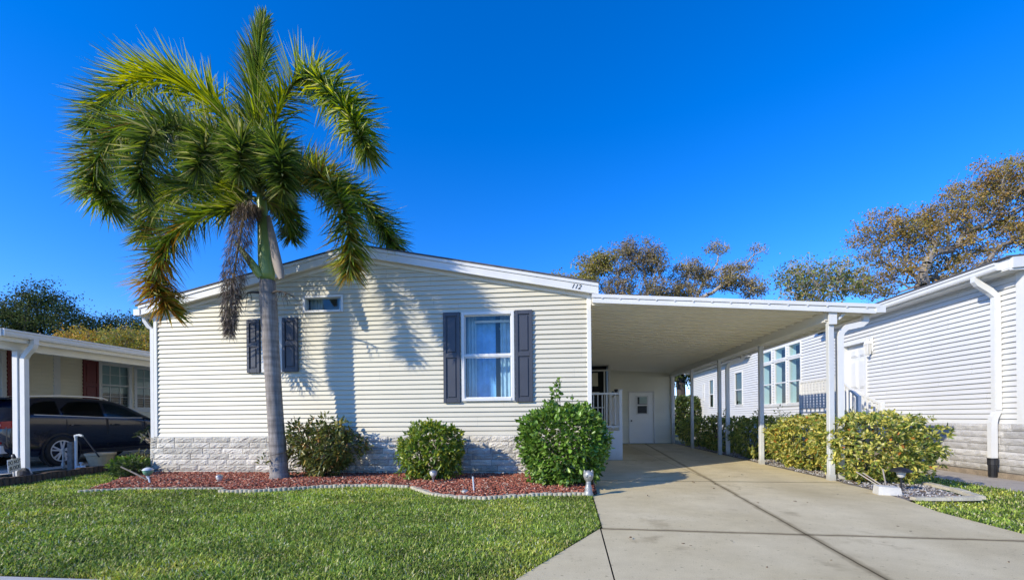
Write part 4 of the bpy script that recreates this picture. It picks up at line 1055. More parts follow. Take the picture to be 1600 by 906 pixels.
# block by the hedge
mb = MB(); mb.hexa([(4.36 + .0, 6.50, .0), (4.62, 6.44, .0), (4.66, 6.62, .0), (4.40, 6.68, .0), (4.37, 6.51, .115), (4.61, 6.455, .10), (4.645, 6.61, .105), (4.41, 6.67, .12)])
tag(mb.build('stone_block', MT['lime']), 'rough white stone block at the foot of the yellow hedge', 'stone')
mb = MB()
for a, b in (((4.45, 6.62, .10), (4.36, 6.95, .26)), ((4.52, 6.66, .10), (4.47, 6.98, .24)), ((4.55, 6.64, .11), (4.72, 6.95, .30))): mb.tube([a, b], .009, 5)
BARE = mb

# ------------------------------------------------------------------ garden lights
def globe_light(x, y, z, r, hgt, glass, label, tilt=(0, 0), cap='steel'):
    t = thing('garden_light', label, 'garden light', (x, y, z))
    top = Vector((x + tilt[0], y + tilt[1], z + hgt))
    mb = MB(); mb.tube([(x, y, z), tuple(top)], [.011, .014], 8); mb.lathe(top, [(.014, -.05), (.030, -.005), (.034, .0)], 10); mb.build('stake', MT[cap], t)
    mb = MB(); mb.lathe(top, [(.030, 0), (r * .8, r * .45), (r, r), (r * .92, r * 1.25)], 14); mb.build('globe', MT[glass], t, smooth=True)
    mb = MB(); mb.lathe(top, [(r * 1.12, r * 1.22), (r * 1.1, r * 1.32), (r * .8, r * 1.62), (r * .35, r * 1.82), (0, r * 1.86)], 14); mb.build('cap', MT[cap], t, smooth=True)
    return t
globe_light(-1.96, 6.86, .02, .062, .15, 'lens', 'silver domed solar light in front of the round green bush', (0, 0))
globe_light(-5.66, 6.90, .03, .055, .055, 'lens', 'low silver solar light in the mulch left of the palm trunk', (0, 0))
globe_light(-6.75, 6.72, .02, .075, .16, 'green_glass', 'green glass globe solar light leaning in the mulch left of the palm', (-.09, .04), 'pvc')
mb = MB(); mb.tube([(-1.17, 6.16, -.02), (-1.19, 6.17, .26)], [.010, .013], 8); mb.lathe((-1.19, 6.17, .26), [(.014, 0), (.016, .004), (.01, .01), (0, .011)], 8)
tag(mb.build('bare_stake', MT['pvc']), 'thin bare stake of a broken solar light standing in the mulch', 'stake')
mb = MB(); mb.lathe((-1.30, 6.14, .045), [(0, -.05), (.03, -.045), (.055, -.02), (.06, .0), (.05, .03), (.03, .045), (0, .05)], 12); tag(mb.build('lamp_head', MT['pewter'], smooth=True), 'fallen dark round lamp head lying beside the bare stake', 'lamp head')
t = thing('garden_light', 'black mushroom cap path light at the right corner of the yellow hedge', 'garden light', (4.86, 6.80, 0))
mb = MB(); mb.tube([(4.86, 6.80, -.02), (4.86, 6.80, .2)], .012, 8); mb.build('stake', MT['black'], t)
mb = MB(); mb.lathe((4.86, 6.80, .2), [(.03, 0), (.045, .02), (.06, .085)], 12); mb.build('lens', MT['lens'], t)
mb = MB(); mb.lathe((4.86, 6.80, .2), [(.05, .075), (.135, .085), (.125, .10), (.07, .135), (.02, .15), (0, .151)], 18); mb.build('cap', MT['black'], t)
# pewter owl shaped stake at the driveway corner
t = thing('garden_ornament', 'grey sculpted garden ornament with round head at the drive corner', 'ornament', (.43, 6.22, 0))
c = (.43, 6.22, 0)
mb = MB(); mb.lathe(c, [(.065, -.02), (.068, .02), (.06, .05), (.05, .09), (.052, .11), (.038, .15), (.033, .19), (.036, .205)], 12); mb.build('body', MT['pewter'], t, smooth=True)
mb = MB(); mb.lathe((.43, 6.22, .2), [(.03, 0), (.055, .03), (.072, .075), (.07, .11), (.055, .14), (.02, .155), (0, .157)], 14)
for s in (-1, 1): mb.lathe((.43 + s * .05, 6.21, .32), [(.022, 0), (.016, .025), (0, .05)], 8)
for s in (-1, 1): mb.lathe((.43 + s * .026, 6.155, .285), [(.018, .005), (.02, -.004), (.008, -.012), (0, -.013)], 10, 'y')
mb.build('head', MT['pewter'], t, smooth=True)

# post with spigot, standpipe, planter
t = thing('hose_post', 'weathered wooden post beside the white water pipe at the lawn edge', 'post', (-10.390, 8.49, 0))
mb = MB(); mb.bbox(-10.43, -10.31, 8.43, 8.55, 0, .66, .012); mb.build('timber', MT['wood'], t)
mb = MB(); mb.tube([(-10.530, 8.44, .10), (-10.520, 8.44, .50), (-10.490, 8.44, .52)], .018, 8); mb.lathe((-10.530, 8.44, .12), [(.03, 0), (.035, .03), (.03, .1), (.015, .12)], 8); mb.build('spray_nozzle', MT['pewter'], t)
t = thing('water_standpipe', 'bent white water pipe with tap pouring toward the planter', 'pipe', (-10.200, 8.44, 0))
mb = MB(); mb.tube([(-10.220, 8.44, .02), (-10.220, 8.44, .78), (-10.210, 8.44, .80), (-10.140, 8.44, .81), (-10.060, 8.44, .79)], .024, 10); mb.lathe((-10.220, 8.44, .78), [(.03, -.02), (.034, 0), (.03, .035)], 10); mb.build('riser', MT['pvc'], t)
mb = MB(); mb.tube([(-10.030, 8.44, .77), (-9.960, 8.46, .66), (-9.840, 8.50, .46), (-9.780, 8.54, .33)], .014, 8); mb.build('hose', MT['black'], t)
mb = MB(); mb.tube([(-10.220, 8.44, .13), (-10.060, 8.42, .13)], .022, 8); mb.tube([(-10.080, 8.42, .13), (-10.080, 8.42, .22)], .012, 6); mb.tube([(-10.120, 8.42, .22), (-10.040, 8.42, .22)], .012, 6); mb.tube([(-10.000, 8.42, .15), (-9.980, 8.41, .05)], .022, 8); mb.tube([(-10.060, 8.42, .13), (-10.000, 8.42, .14)], .026, 8); mb.build('tap', MT['pvc'], t)
t = thing('planter_pot', 'tan flared planter pot standing on the bed by the water pipe', 'planter', (-9.98, 8.74, .05))
mb = MB(); c = (-9.98, 8.74, .05); mb.lathe(c, [(.15, 0), (.16, .02), (.245, .30), (.265, .31), (.27, .355), (.245, .36), (.235, .31), (.22, .30)], 20); mb.build('pot', MT['clay'], t, smooth=False)
mb = MB(); mb.lathe(c, [(.235, .305), (.12, .33), (0, .33)], 16); mb.build('soil', MT['soil'], t)
# ------------------------------------------------------------------ SUV
car = thing('parked_car', 'dark navy SUV with ten-spoke alloy wheels parked under the left carport', 'car', (-12.12, 10.1, .1))
CXC, CYR, CZ = -12.14, 7.97, .09
ls = [0, .04, .12, .35, .6, 1.0, 1.5, 2.0, 2.4, 2.75, 3.05, 3.35, 3.7, 4.1, 4.4, 4.56, 4.62]
bot = [.42, .36, .30, .26, .24, .22, .22, .22, .22, .22, .22, .22, .22, .23, .25, .28, .35]
belt = [.98, 1.02, 1.06, 1.13, 1.13, 1.11, 1.09, 1.07, 1.06, 1.06, 1.06, 1.05, 1.0, .95, .88, .80, .68]
roof = [1.0, 1.05, 1.16, 1.47, 1.54, 1.57, 1.585, 1.57, 1.53, 1.42, 1.27, 1.09, 1.04, .99, .92, .83, .70]
wid = [.80, .84, .87, .90, .915, .92, .92, .92, .92, .92, .92, .915, .91, .89, .84, .76, .66]
def LI(a, l): return float(np.interp(l, ls, a))
def roofw(l): return LI([.62, .64, .66, .68, .69, .70, .70, .70, .70, .71, .74, .84, .82, .80, .74, .66, .55], l)
def side_s(l, z):
    b, r, w = LI(belt, l), LI(roof, l), LI(wid, l); rw = roofw(l); t = min(1, max(0, (z - b) / max(.02, (r - .05 - b)))); return (w - .03) * (1 - t) + rw * t
def ring(l):
    b, r, w, zb = LI(belt, l), LI(roof, l), LI(wid, l), LI(bot, l); rw = roofw(l)
    return [(w - .14, zb), (w - .03, zb + .05), (w - .005, zb + .16), (w, .58), (w - .006, .80), (w - .012, b - .10), (w - .03, b), (w * .45 + rw * .55 - .016 + .0, b + (r - .05 - b) * .5), (rw, r - .05), (rw - .06, r - .012), (rw * .5, r + .008), (0, r + .014)]
def cw(s, l, z): return (CXC + s, CYR + l, CZ + z)
mb = MB(); L2 = sorted(set(ls + [.2, .48, .8, 1.25, 1.75, 2.2, 2.58, 2.9, 3.2, 3.5, 3.9, 4.25])); vs = []; m = 23
for l in L2:
    rg = ring(l); full = [(s, z) for s, z in rg] + [(-s, z) for s, z in rg[:-1][::-1]]
    vs += [cw(s, l, z) for s, z in full]
fs = [(i * m + k, i * m + k + 1, (i + 1) * m + k + 1, (i + 1) * m + k) for i in range(len(L2) - 1) for k in range(m - 1)]
fs += [(i * m + m - 1, i * m, (i + 1) * m, (i + 1) * m + m - 1) for i in range(len(L2) - 1)]
fs = [f[::-1] for f in fs]
fs += [tuple(range(m)), tuple(range((len(L2) - 1) * m, len(L2) * m))[::-1]]
mb.add(vs, fs); body = mb.build('body', MT['paint'], car, smooth=True)
def side_patch(poly, off, n=8, side=1):
    """poly given as lower/upper outline in (l, z0, z1) steps on the car side"""
    mb = MB(); vs = []
    for l, a, b in poly:
        for z in (a, (a + b) / 2, b): vs.append(cw(side * (side_s(l, z) + off), l, z))
    q = [(i * 3 + j, (i + 1) * 3 + j, (i + 1) * 3 + j + 1, i * 3 + j + 1) for i in range(len(poly) - 1) for j in (0, 1)]
    return mb.add(vs, [f if side > 0 else f[::-1] for f in q])
for side in (1, -1):
    side_patch([(.42, 1.18, 1.24), (.6, 1.17, 1.42), (.8, 1.165, 1.47), (1.02, 1.155, 1.48)], .006, side=side).build('quarter_window', MT['car_glass'], car)
    side_patch([(1.08, 1.15, 1.30), (1.28, 1.14, 1.46), (1.5, 1.135, 1.49), (1.8, 1.125, 1.49), (2.0, 1.12, 1.485)], .006, side=side).build('rear_window', MT['car_glass'], car)
    side_patch([(2.09, 1.115, 1.475), (2.3, 1.11, 1.45), (2.5, 1.11, 1.40), (2.7, 1.11, 1.32), (2.9, 1.11, 1.215), (3.02, 1.11, 1.14)], .006, side=side).build('front_window', MT['car_glass_clear'], car)
    mb = MB(); mb.rtube([cw(side * (side_s(l, LI(belt, l) + .02) + .012), l, LI(belt, l) + .035) for l in (.5, 1, 1.5, 2, 2.5, 3.0)], .012, .018, (0, 0, 1)); mb.build('window_trim', MT['alloy'], car)
    for a, b in ((1.12, 2.03), (2.06, 3.05)):
        mb = MB()
        for l in (a, b): mb.rtube([cw(side * (LI(wid, l) + .0005 - (.03 if z > 1.0 else .006)), l, z) for z in (.40, .6, .8, 1.0, 1.08)], .008, .006, (side, 0, 0))
        d = mb.build('door', MT['black'], car)
        mb = MB(); mb.rtube([cw(side * (LI(wid, a) + .004), a + .08, .93), cw(side * (LI(wid, a) + .03), a + .11, .935), cw(side * (LI(wid, a) + .03), a + .26, .93), cw(side * (LI(wid, a) + .004), a + .29, .925)], .03, .02, (0, 0, 1)); mb.build('door_handle', MT['paint'], d)
    mb = MB(); mb.rtube([cw(side * (LI(wid, l) + .004), l, .33) for l in (1.35, 2.0, 3.1)], .05, .02, (0, 0, 1)); mb.build('sill_trim', MT['black'], car)
    for l in (1.01, 3.71):
        mb = MB(); x = CXC + side * .80
        s_ = side
        mb.lathe((CXC + side * .915, CYR + l, CZ + .345), [(.40, -.05 * s_), (.405, .012 * s_), (.375, .014 * s_), (.37, -.05 * s_)], 32, 'x', caps=False); mb.build('arch_trim', MT['black'], car)
        mb = MB(); c = (CXC + side * .90, CYR + l, CZ + .345)
        mb.lathe(c, [(.20, -.20 * s_), (.31, -.20 * s_), (.335, -.18 * s_), (.345, -.1 * s_), (.335, .0), (.315, .025 * s_), (.245, .03 * s_), (.238, .01 * s_)], 40, 'x', caps=False)
        w = mb.build('tyre', MT['rubber'], car, smooth=False)
        mb = MB(); mb.lathe(c, [(.242, .012 * s_), (.24, .03 * s_), (.222, .032 * s_), (.212, .012 * s_), (.21, -.08 * s_)], 40, 'x', caps=False); mb.lathe(c, [(.055, .0), (.05, .03 * s_), (.02, .036 * s_), (0, .036 * s_)], 20, 'x')
        for k in range(5):
            for dlt in (-.19, .19):
                a = 2 * PI * k / 5 + dlt + .3; a0 = 2 * PI * k / 5 + dlt * .5 + .3
                p0 = (c[0] + .022 * s_, c[1] + .04 * math.cos(a0), c[2] + .04 * math.sin(a0)); p1 = (c[0] + .020 * s_, c[1] + .225 * math.cos(a), c[2] + .225 * math.sin(a))
                mb.rtube([p0, p1], .034, .02, (1, 0, 0))
        mb.build('rim', MT['alloy'], w)
        mb = MB(); mb.lathe(c, [(.232, -.05 * s_), (.0, -.05 * s_)], 24, 'x'); mb.build('wheel_well', MT['black'], w)
    # tail lamp wrapping the rear corner
    mb = MB(); vs = []
    for l, zt, zb in ((.34, 1.03, .98), (.22, 1.04, .93), (.10, 1.03, .88)): vs += [cw(side * (LI(wid, l) - .004), l, z) for z in (zb, zt)]
    for s, zt, zb in ((.80, 1.02, .87), (.55, 1.0, .89), (.38, .98, .92)): vs += [cw(side * s, -.014 + (.80 - s) * -.0, z) for z in (zb, zt)]
    q = [(2 * i, 2 * i + 1, 2 * i + 3, 2 * i + 2) for i in range(5)]
    mb.add(vs, q); mb.build('tail_lamp', MT['lamp_red'], car)
    mb = MB(); mb.box(*sorted((CXC + side * .62, CXC + side * .78)), CYR - .022, CYR - .016, CZ + .93, CZ + .965); mb.build('reverse_lamp', MT['lamp_clear'], car)
    mb = MB(); mb.box(*sorted((CXC + side * .45, CXC + side * .78)), CYR - .02, CYR + .02, CZ + .56, CZ + .60); mb.build('reflector', MT['lamp_red'], car)
    mb = MB(); mb.rtube([cw(side * .63, l, LI(roof, l) + .035 + (-.03 if l in (.5, 2.3) else 0)) for l in (.5, .62, 1.2, 1.9, 2.18, 2.3)], .03, .025, (0, 0, 1)); mb.build('roof_rail', MT['alloy'], car)
mb = MB(); mb.add([cw(-.62, .115, 1.10), cw(.62, .115, 1.10), cw(.60, .335, 1.43), cw(-.60, .335, 1.43)], [(0, 1, 2, 3)]); mb.build('rear_glass', MT['car_glass'], car)
mb = MB(); mb.hexa([cw(-.64, .2, 1.50), cw(.64, .2, 1.50), cw(.64, .5, 1.55), cw(-.64, .5, 1.55), cw(-.62, .18, 1.525), cw(.62, .18, 1.525), cw(.62, .52, 1.575), cw(-.62, .52, 1.575)]); mb.build('spoiler', MT['paint'], car)
mb = MB(); mb.box(CXC - .80, CXC + .80, CYR - .03, CYR + .1, CZ + .36, CZ + .52); mb.build('rear_bumper', MT['alloy'], car)
mb = MB(); mb.box(CXC - .82, CXC + .82, CYR - .015, CYR + .1, CZ + .30, CZ + .36); mb.build('bumper_skirt', MT['black'], car)

# ------------------------------------------------------------------ foxtail palm
FR = [
  ('F1',[(-5.148, 7.3, 5.11), (-5.212, 7.32, 6.255), (-5.23, 7.36, 7.4), (-5.13, 7.4, 8.22)], .9, 0),
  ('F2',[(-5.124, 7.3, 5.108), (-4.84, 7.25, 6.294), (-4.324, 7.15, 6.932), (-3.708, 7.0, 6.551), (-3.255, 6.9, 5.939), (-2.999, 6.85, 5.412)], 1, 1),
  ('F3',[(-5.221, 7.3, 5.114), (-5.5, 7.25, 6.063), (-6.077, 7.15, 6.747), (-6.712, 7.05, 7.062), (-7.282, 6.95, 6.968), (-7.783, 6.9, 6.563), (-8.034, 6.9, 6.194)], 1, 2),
  ('F4',[(-5.209, 7.25, 5.088), (-5.685, 7.1, 5.705), (-6.339, 6.9, 6.121), (-7.028, 6.7, 6.042), (-7.512, 6.6, 5.535), (-7.599, 6.6, 5.063), (-7.321, 6.6, 4.653)], 1, 0),
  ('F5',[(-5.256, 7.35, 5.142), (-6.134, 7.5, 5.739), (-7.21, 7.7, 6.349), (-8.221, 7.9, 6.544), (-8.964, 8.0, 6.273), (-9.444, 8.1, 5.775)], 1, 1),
  ('F6',[(-5.282, 7.35, 5.007), (-6.219, 7.6, 5.421), (-7.27, 7.9, 5.642), (-8.017, 8.1, 5.367), (-8.322, 8.2, 4.819)], 1, 0),
  ('F7',[(-5.211, 7.25, 4.841), (-5.795, 7.15, 4.76), (-6.373, 7.05, 4.502), (-6.706, 6.95, 4.014), (-6.806, 6.9, 3.475), (-6.536, 6.85, 2.994)], .92, 3),
  ('F8',[(-5.136, 7.35, 5.021), (-4.773, 7.6, 5.565), (-4.325, 7.9, 5.701), (-3.733, 8.1, 5.307), (-3.335, 8.2, 4.816), (-3.072, 8.2, 4.409)], 1, 0),
  ('F9',[(-5.067, 7.25, 4.945), (-4.402, 7.1, 5.181), (-3.806, 6.95, 5.063), (-3.428, 6.85, 4.57), (-3.279, 6.8, 3.972), (-3.295, 6.8, 3.459)], .9, 4),
  ('F10',[(-5.196, 7.4, 4.992), (-5.195, 7.8, 5.222), (-5.224, 8.2, 5.067), (-5.274, 8.4, 4.747)], .7, 0),
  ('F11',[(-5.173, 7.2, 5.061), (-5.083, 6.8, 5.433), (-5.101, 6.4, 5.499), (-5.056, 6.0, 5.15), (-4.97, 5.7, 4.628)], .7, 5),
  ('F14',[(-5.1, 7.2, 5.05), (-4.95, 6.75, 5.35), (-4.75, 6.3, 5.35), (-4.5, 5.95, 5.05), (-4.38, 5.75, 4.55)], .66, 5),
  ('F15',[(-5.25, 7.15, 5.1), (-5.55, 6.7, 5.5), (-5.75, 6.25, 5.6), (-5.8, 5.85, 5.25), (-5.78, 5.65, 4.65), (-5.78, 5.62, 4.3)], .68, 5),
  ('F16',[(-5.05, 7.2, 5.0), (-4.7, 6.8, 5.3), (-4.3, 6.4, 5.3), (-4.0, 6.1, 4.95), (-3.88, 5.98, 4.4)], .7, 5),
]
palm = thing('palm_tree', 'tall foxtail palm with grey ringed trunk standing in the mulch before the house', 'palm', (-4.85, 7.3, .04))
tp = [(-4.848, 7.3, -.02), (-4.850, 7.3, .05), (-4.856, 7.3, .16), (-4.87, 7.3, .5), (-4.912, 7.3, 1.06), (-4.955, 7.3, 1.8), (-4.994, 7.3, 2.4), (-5.03, 7.3, 3.19), (-5.044, 7.3, 3.55)]
tr = [.20, .175, .150, .138, .130, .127, .134, .140, .126]
pts = []; rad = []
zz = np.arange(-.02, 3.55, .028)
for i, z in enumerate(zz):
    x = np.interp(z, [p[2] for p in tp], [p[0] for p in tp]); r = np.interp(z, [p[2] for p in tp], tr)
    pts.append((float(x), 7.3, float(z))); rad.append(float(r) * (1 + (.018 if i % 4 == 0 else -.004) * (1.8 if z > 3.1 else 1) + random.uniform(-.005, .005)))
mb = MB(); mb.tube(pts, rad, 26); mb.build('trunk', MT['palm_trunk'], palm, smooth=True)
mb = MB(); cp = [(-5.044, 7.3, 3.54), (-5.055, 7.3, 3.66), (-5.075, 7.3, 3.95), (-5.10, 7.3, 4.35), (-5.13, 7.3, 4.75), (-5.15, 7.3, 5.1), (-5.16, 7.3, 5.3)]
mb.tube(cp, [.112, .130, .124, .104, .086, .07, .04], 20); mb.build('crownshaft', MT['crownshaft'], palm, smooth=True)
def scale_leaf(pts, ws, d, name, mat):
    """boat shaped sheath: open shell of quads"""
    mb = MB(); vs = []; n = 8; P = [Vector(p) for p in pts]
    for i, p in enumerate(P):
        t = (P[min(i + 1, len(P) - 1)] - P[max(0, i - 1)]).normalized(); side = t.cross(Vector((0, 1, 0))).normalized(); out = Vector((0, -1, 0))
        for k in range(n + 1):
            a = PI * (k / n - .5) * 1.1; vs.append(p + side * ws[i] * math.sin(a) + out * (d * ws[i] * math.cos(a)))
        for k in range(n, -1, -1):
            a = PI * (k / n - .5) * 1.1; vs.append(p + side * ws[i] * .86 * math.sin(a) + out * (d * ws[i] * math.cos(a) - .014))
    m = 2 * n + 2
    fs = [(i * m + k, i * m + (k + 1) % m, (i + 1) * m + (k + 1) % m, (i + 1) * m + k) for i in range(len(P) - 1) for k in range(m)]
    mb.add(vs, fs); return mb.build(name, mat, palm, smooth=True)
scale_leaf([(-5.095, 7.19, 3.57), (-5.15, 7.17, 3.68), (-5.26, 7.14, 3.85), (-5.38, 7.12, 4.02), (-5.51, 7.1, 4.20)], [.05, .075, .065, .042, .006], .6, 'flower_sheath', MT['crownshaft'])
scale_leaf([(-4.99, 7.26, 4.66), (-4.94, 7.24, 4.45), (-4.87, 7.22, 4.15), (-4.80, 7.20, 3.85), (-4.74, 7.19, 3.65), (-4.70, 7.18, 3.52)], [.035, .055, .072, .085, .08, .045], .7, 'old_leaf_base', MT['sheath'])

def spline(P, n):
    P = np.array(P, float); m = len(P); Q = np.vstack([2 * P[0] - P[1], P, 2 * P[-1] - P[-2]]); out = []
    for t in np.linspace(0, m - 1 - 1e-6, n):
        i = int(t); u = t - i; p0, p1, p2, p3 = Q[i:i + 4]
        out.append(.5 * ((2 * p1) + (-p0 + p2) * u + (2 * p0 - 5 * p1 + 4 * p2 - p3) * u * u + (-p0 + 3 * p1 - 3 * p2 + p3) * u ** 3))
    return np.array(out)
def strips(P, D, S, L, Wd, C, grav, nseg=4, curl=.0):
    n = len(P); D = norm(D.copy()); ts = np.linspace(0, 1, nseg + 1); V = []; p = P.copy(); d = D.copy()
    wprof = [.55, 1, .85, .5, .06] if nseg == 4 else np.linspace(1, .06, nseg + 1)
    for k in range(nseg + 1):
        s = norm(S - d * (S * d).sum(1, keepdims=True)) * (Wd * wprof[k])[:, None] * .5
        V += [p - s, p + s]
        d = norm(d + np.array([[0, 0, -1.0]]) * (grav / nseg)[:, None]); p = p + d * (L / nseg)[:, None]
    V = np.stack(V, 1).reshape(-1, 3); m = 2 * nseg + 2; o = np.arange(n)[:, None] * m
    F = np.concatenate([(o + np.array([2 * k, 2 * k + 1, 2 * k + 3, 2 * k + 2]))[:, None] for k in range(nseg)], 1).reshape(-1, 4)
    return V, F, np.repeat(C, nseg, 0)
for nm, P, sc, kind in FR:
    nL = int(1300 * sc); R_ = spline(P, 60)
    t = np.sort(rng.uniform(.04, 1, nL)) if nm != 'F1' else np.sort(rng.uniform(.12, 1, nL))
    idx = t * 59; i0 = np.clip(idx.astype(int), 0, 58); u = (idx - i0)[:, None]
    B = R_[i0] * (1 - u) + R_[i0 + 1] * u; T = norm(R_[i0 + 1] - R_[i0])
    ref = np.tile(np.array([[0.0, 0, 1]]), (nL, 1)) + T * .01
    A1 = norm(np.cross(T, ref + np.array([[.05, .02, 0]]))); A2 = np.cross(A1, T)
    # plumose: leaflets all round the rachis, more to the two sides
    ph = np.where(rng.random(nL) < .5, rng.choice([0, PI], nL) + rng.normal(0, .5, nL), rng.uniform(0, 2 * PI, nL))
    rad_ = A1 * np.cos(ph)[:, None] + A2 * np.sin(ph)[:, None]
    fwd = np.where(t > .92, .9, .55) + rng.uniform(-.15, .25, nL)
    if nm == 'F1': fwd = .75 + 1.6 * np.clip(t - .3, 0, 1)
    D = norm(rad_ + T * fwd[:, None])
    L = .66 * sc * np.clip(.55 + 1.9 * t, 0, 1) * np.clip(1.25 - .75 * np.clip(t - .55, 0, 1) / .45 * .75, .5, 1) * rng.uniform(.75, 1.12, nL)
    if nm == 'F1': L *= np.clip(1.35 - .75 * t, .4, 1.2)
    Wd = rng.uniform(.018, .034, nL)
    g_ = rng.uniform(-.15, .5, nL)
    if kind == 2: g_ *= .6
    S = np.cross(D, rand_dirs(nL) * .5 + T)
    c = pick_cols(nL, [(.07, .12, .02), (.16, .23, .03), (.32, .37, .04), (.52, .50, .20)], [30, 32, 25, 13], .3)  # the palest tone paints random highlights into the leaflet colour
    if kind == 5: c = pick_cols(nL, [(.05, .085, .016), (.10, .15, .024), (.20, .24, .035), (.36, .35, .13)], [36, 34, 20, 10], .3)  # crown centre fronds: shade put into darker leaflet colours
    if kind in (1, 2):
        lit = (rng.random(nL) < np.where(kind == 2, .35 + .5 * (np.abs(t - .45) < .2), .3)) & (t < .85); c[lit] = pick_cols(lit.sum(), [(.48, .48, .02), (.36, .40, .025)], [1, 1], .15)  # sunlight on the upper fronds put into yellow leaflet colours
    if kind == 3:
        br = rng.random(nL) < np.clip((t - .25) * 1.3, 0, .8) * (.5 + .5 * (rad_[:, 0] < 0)); c[br] = pick_cols(br.sum(), [(.42, .20, .03), (.36, .25, .04), (.26, .12, .03)], [1, 1, .8])
    if kind == 4:
        br = rng.random(nL) < np.where(t < .45, .35, np.clip((t - .6) * 1.2, .12, .5)); c[br] = pick_cols(br.sum(), [(.46, .30, .04), (.36, .28, .05), (.25, .15, .04)], [1, 1, .6])
    if kind == 0:
        br = rng.random(nL) < .07; c[br] = pick_cols(br.sum(), [(.22, .15, .04)], [1])
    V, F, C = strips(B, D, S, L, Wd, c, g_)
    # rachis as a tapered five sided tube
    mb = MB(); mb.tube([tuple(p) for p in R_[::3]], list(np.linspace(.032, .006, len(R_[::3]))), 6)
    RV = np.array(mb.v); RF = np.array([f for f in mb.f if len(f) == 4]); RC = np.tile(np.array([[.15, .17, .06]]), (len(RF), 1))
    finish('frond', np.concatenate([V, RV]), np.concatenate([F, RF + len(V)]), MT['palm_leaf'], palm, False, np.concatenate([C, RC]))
# hanging fruit stalks
def fruit(name, path, rad0, n, seg=5):
    R_ = spline(path, 40); t = rng.uniform(0, 1, n) ** .85; idx = t * 39; i0 = np.clip(idx.astype(int), 0, 38)
    B = R_[i0]; r = rad0 * np.clip(np.sin(np.clip(t * .9 + .08, 0, 1) * PI) ** .6, .2, 1) * np.sqrt(rng.random(n)); a = rng.uniform(0, 2 * PI, n)
    B = B + np.stack([np.cos(a) * r, np.sin(a) * r, rng.normal(0, .06, n)], 1)
    D = np.stack([np.cos(a) * .7 + rng.normal(0, .5, n), np.sin(a) * .7 + rng.normal(0, .5, n), -rng.uniform(.2, 1.3, n)], 1)
    c = pick_cols(n, [(.24, .18, .135), (.15, .11, .085), (.33, .26, .20), (.08, .06, .05), (.20, .15, .06)], [30, 28, 18, 16, 8], .3)
    V, F, C = strips(B, D, rand_dirs(n), rng.uniform(.05, .17, n), rng.uniform(.004, .009, n), c, rng.uniform(.5, 2.2, n))
    mb = MB(); mb.tube([tuple(p) for p in R_[::4]], .016, 6); RV = np.array(mb.v); RF = np.array([f for f in mb.f if len(f) == 4])
    finish(name, np.concatenate([V, RV]), np.concatenate([F, RF + len(V)]), MT['fruit'], palm, False, np.concatenate([C, np.tile(np.array([[.2, .16, .1]]), (len(RF), 1))]))
fruit('fruit_cluster', [(-5.13, 7.15, 4.72), (-5.20, 7.0, 4.66), (-5.315, 7.0, 4.25), (-5.438, 7.0, 3.60), (-5.513, 7.0, 3.02), (-5.545, 7.0, 2.56)], .18, 6500)
def stalk(path, r, tw):
    mb = MB(); mb.tube(path, [r, r * .8, r * .5, r * .4][:len(path)], 6)
    for k in range(tw):
        p = Vector(path[-2]).lerp(Vector(path[-1]), random.uniform(-.3, 1)); d = Vector((random.uniform(-.1, .25), random.uniform(-.15, .15), random.uniform(-.28, .08)))
        if path[-1][0] < path[0][0]: d.x *= -.6
        mb.tube([p, p + d * .5 + Vector((0, 0, -.01)), p + d + Vector((0, 0, -.05))], [.006, .005, .003], 5)
    mb.build('flower_stalk', MT['bark_dark'], palm)
stalk([(-4.93, 7.25, 3.31), (-4.82, 7.2, 3.32), (-4.68, 7.15, 3.30), (-4.56, 7.1, 3.24)], .022, 12)
stalk([(-5.16, 7.25, 3.33), (-5.25, 7.2, 3.32), (-5.33, 7.18, 3.31)], .024, 3)

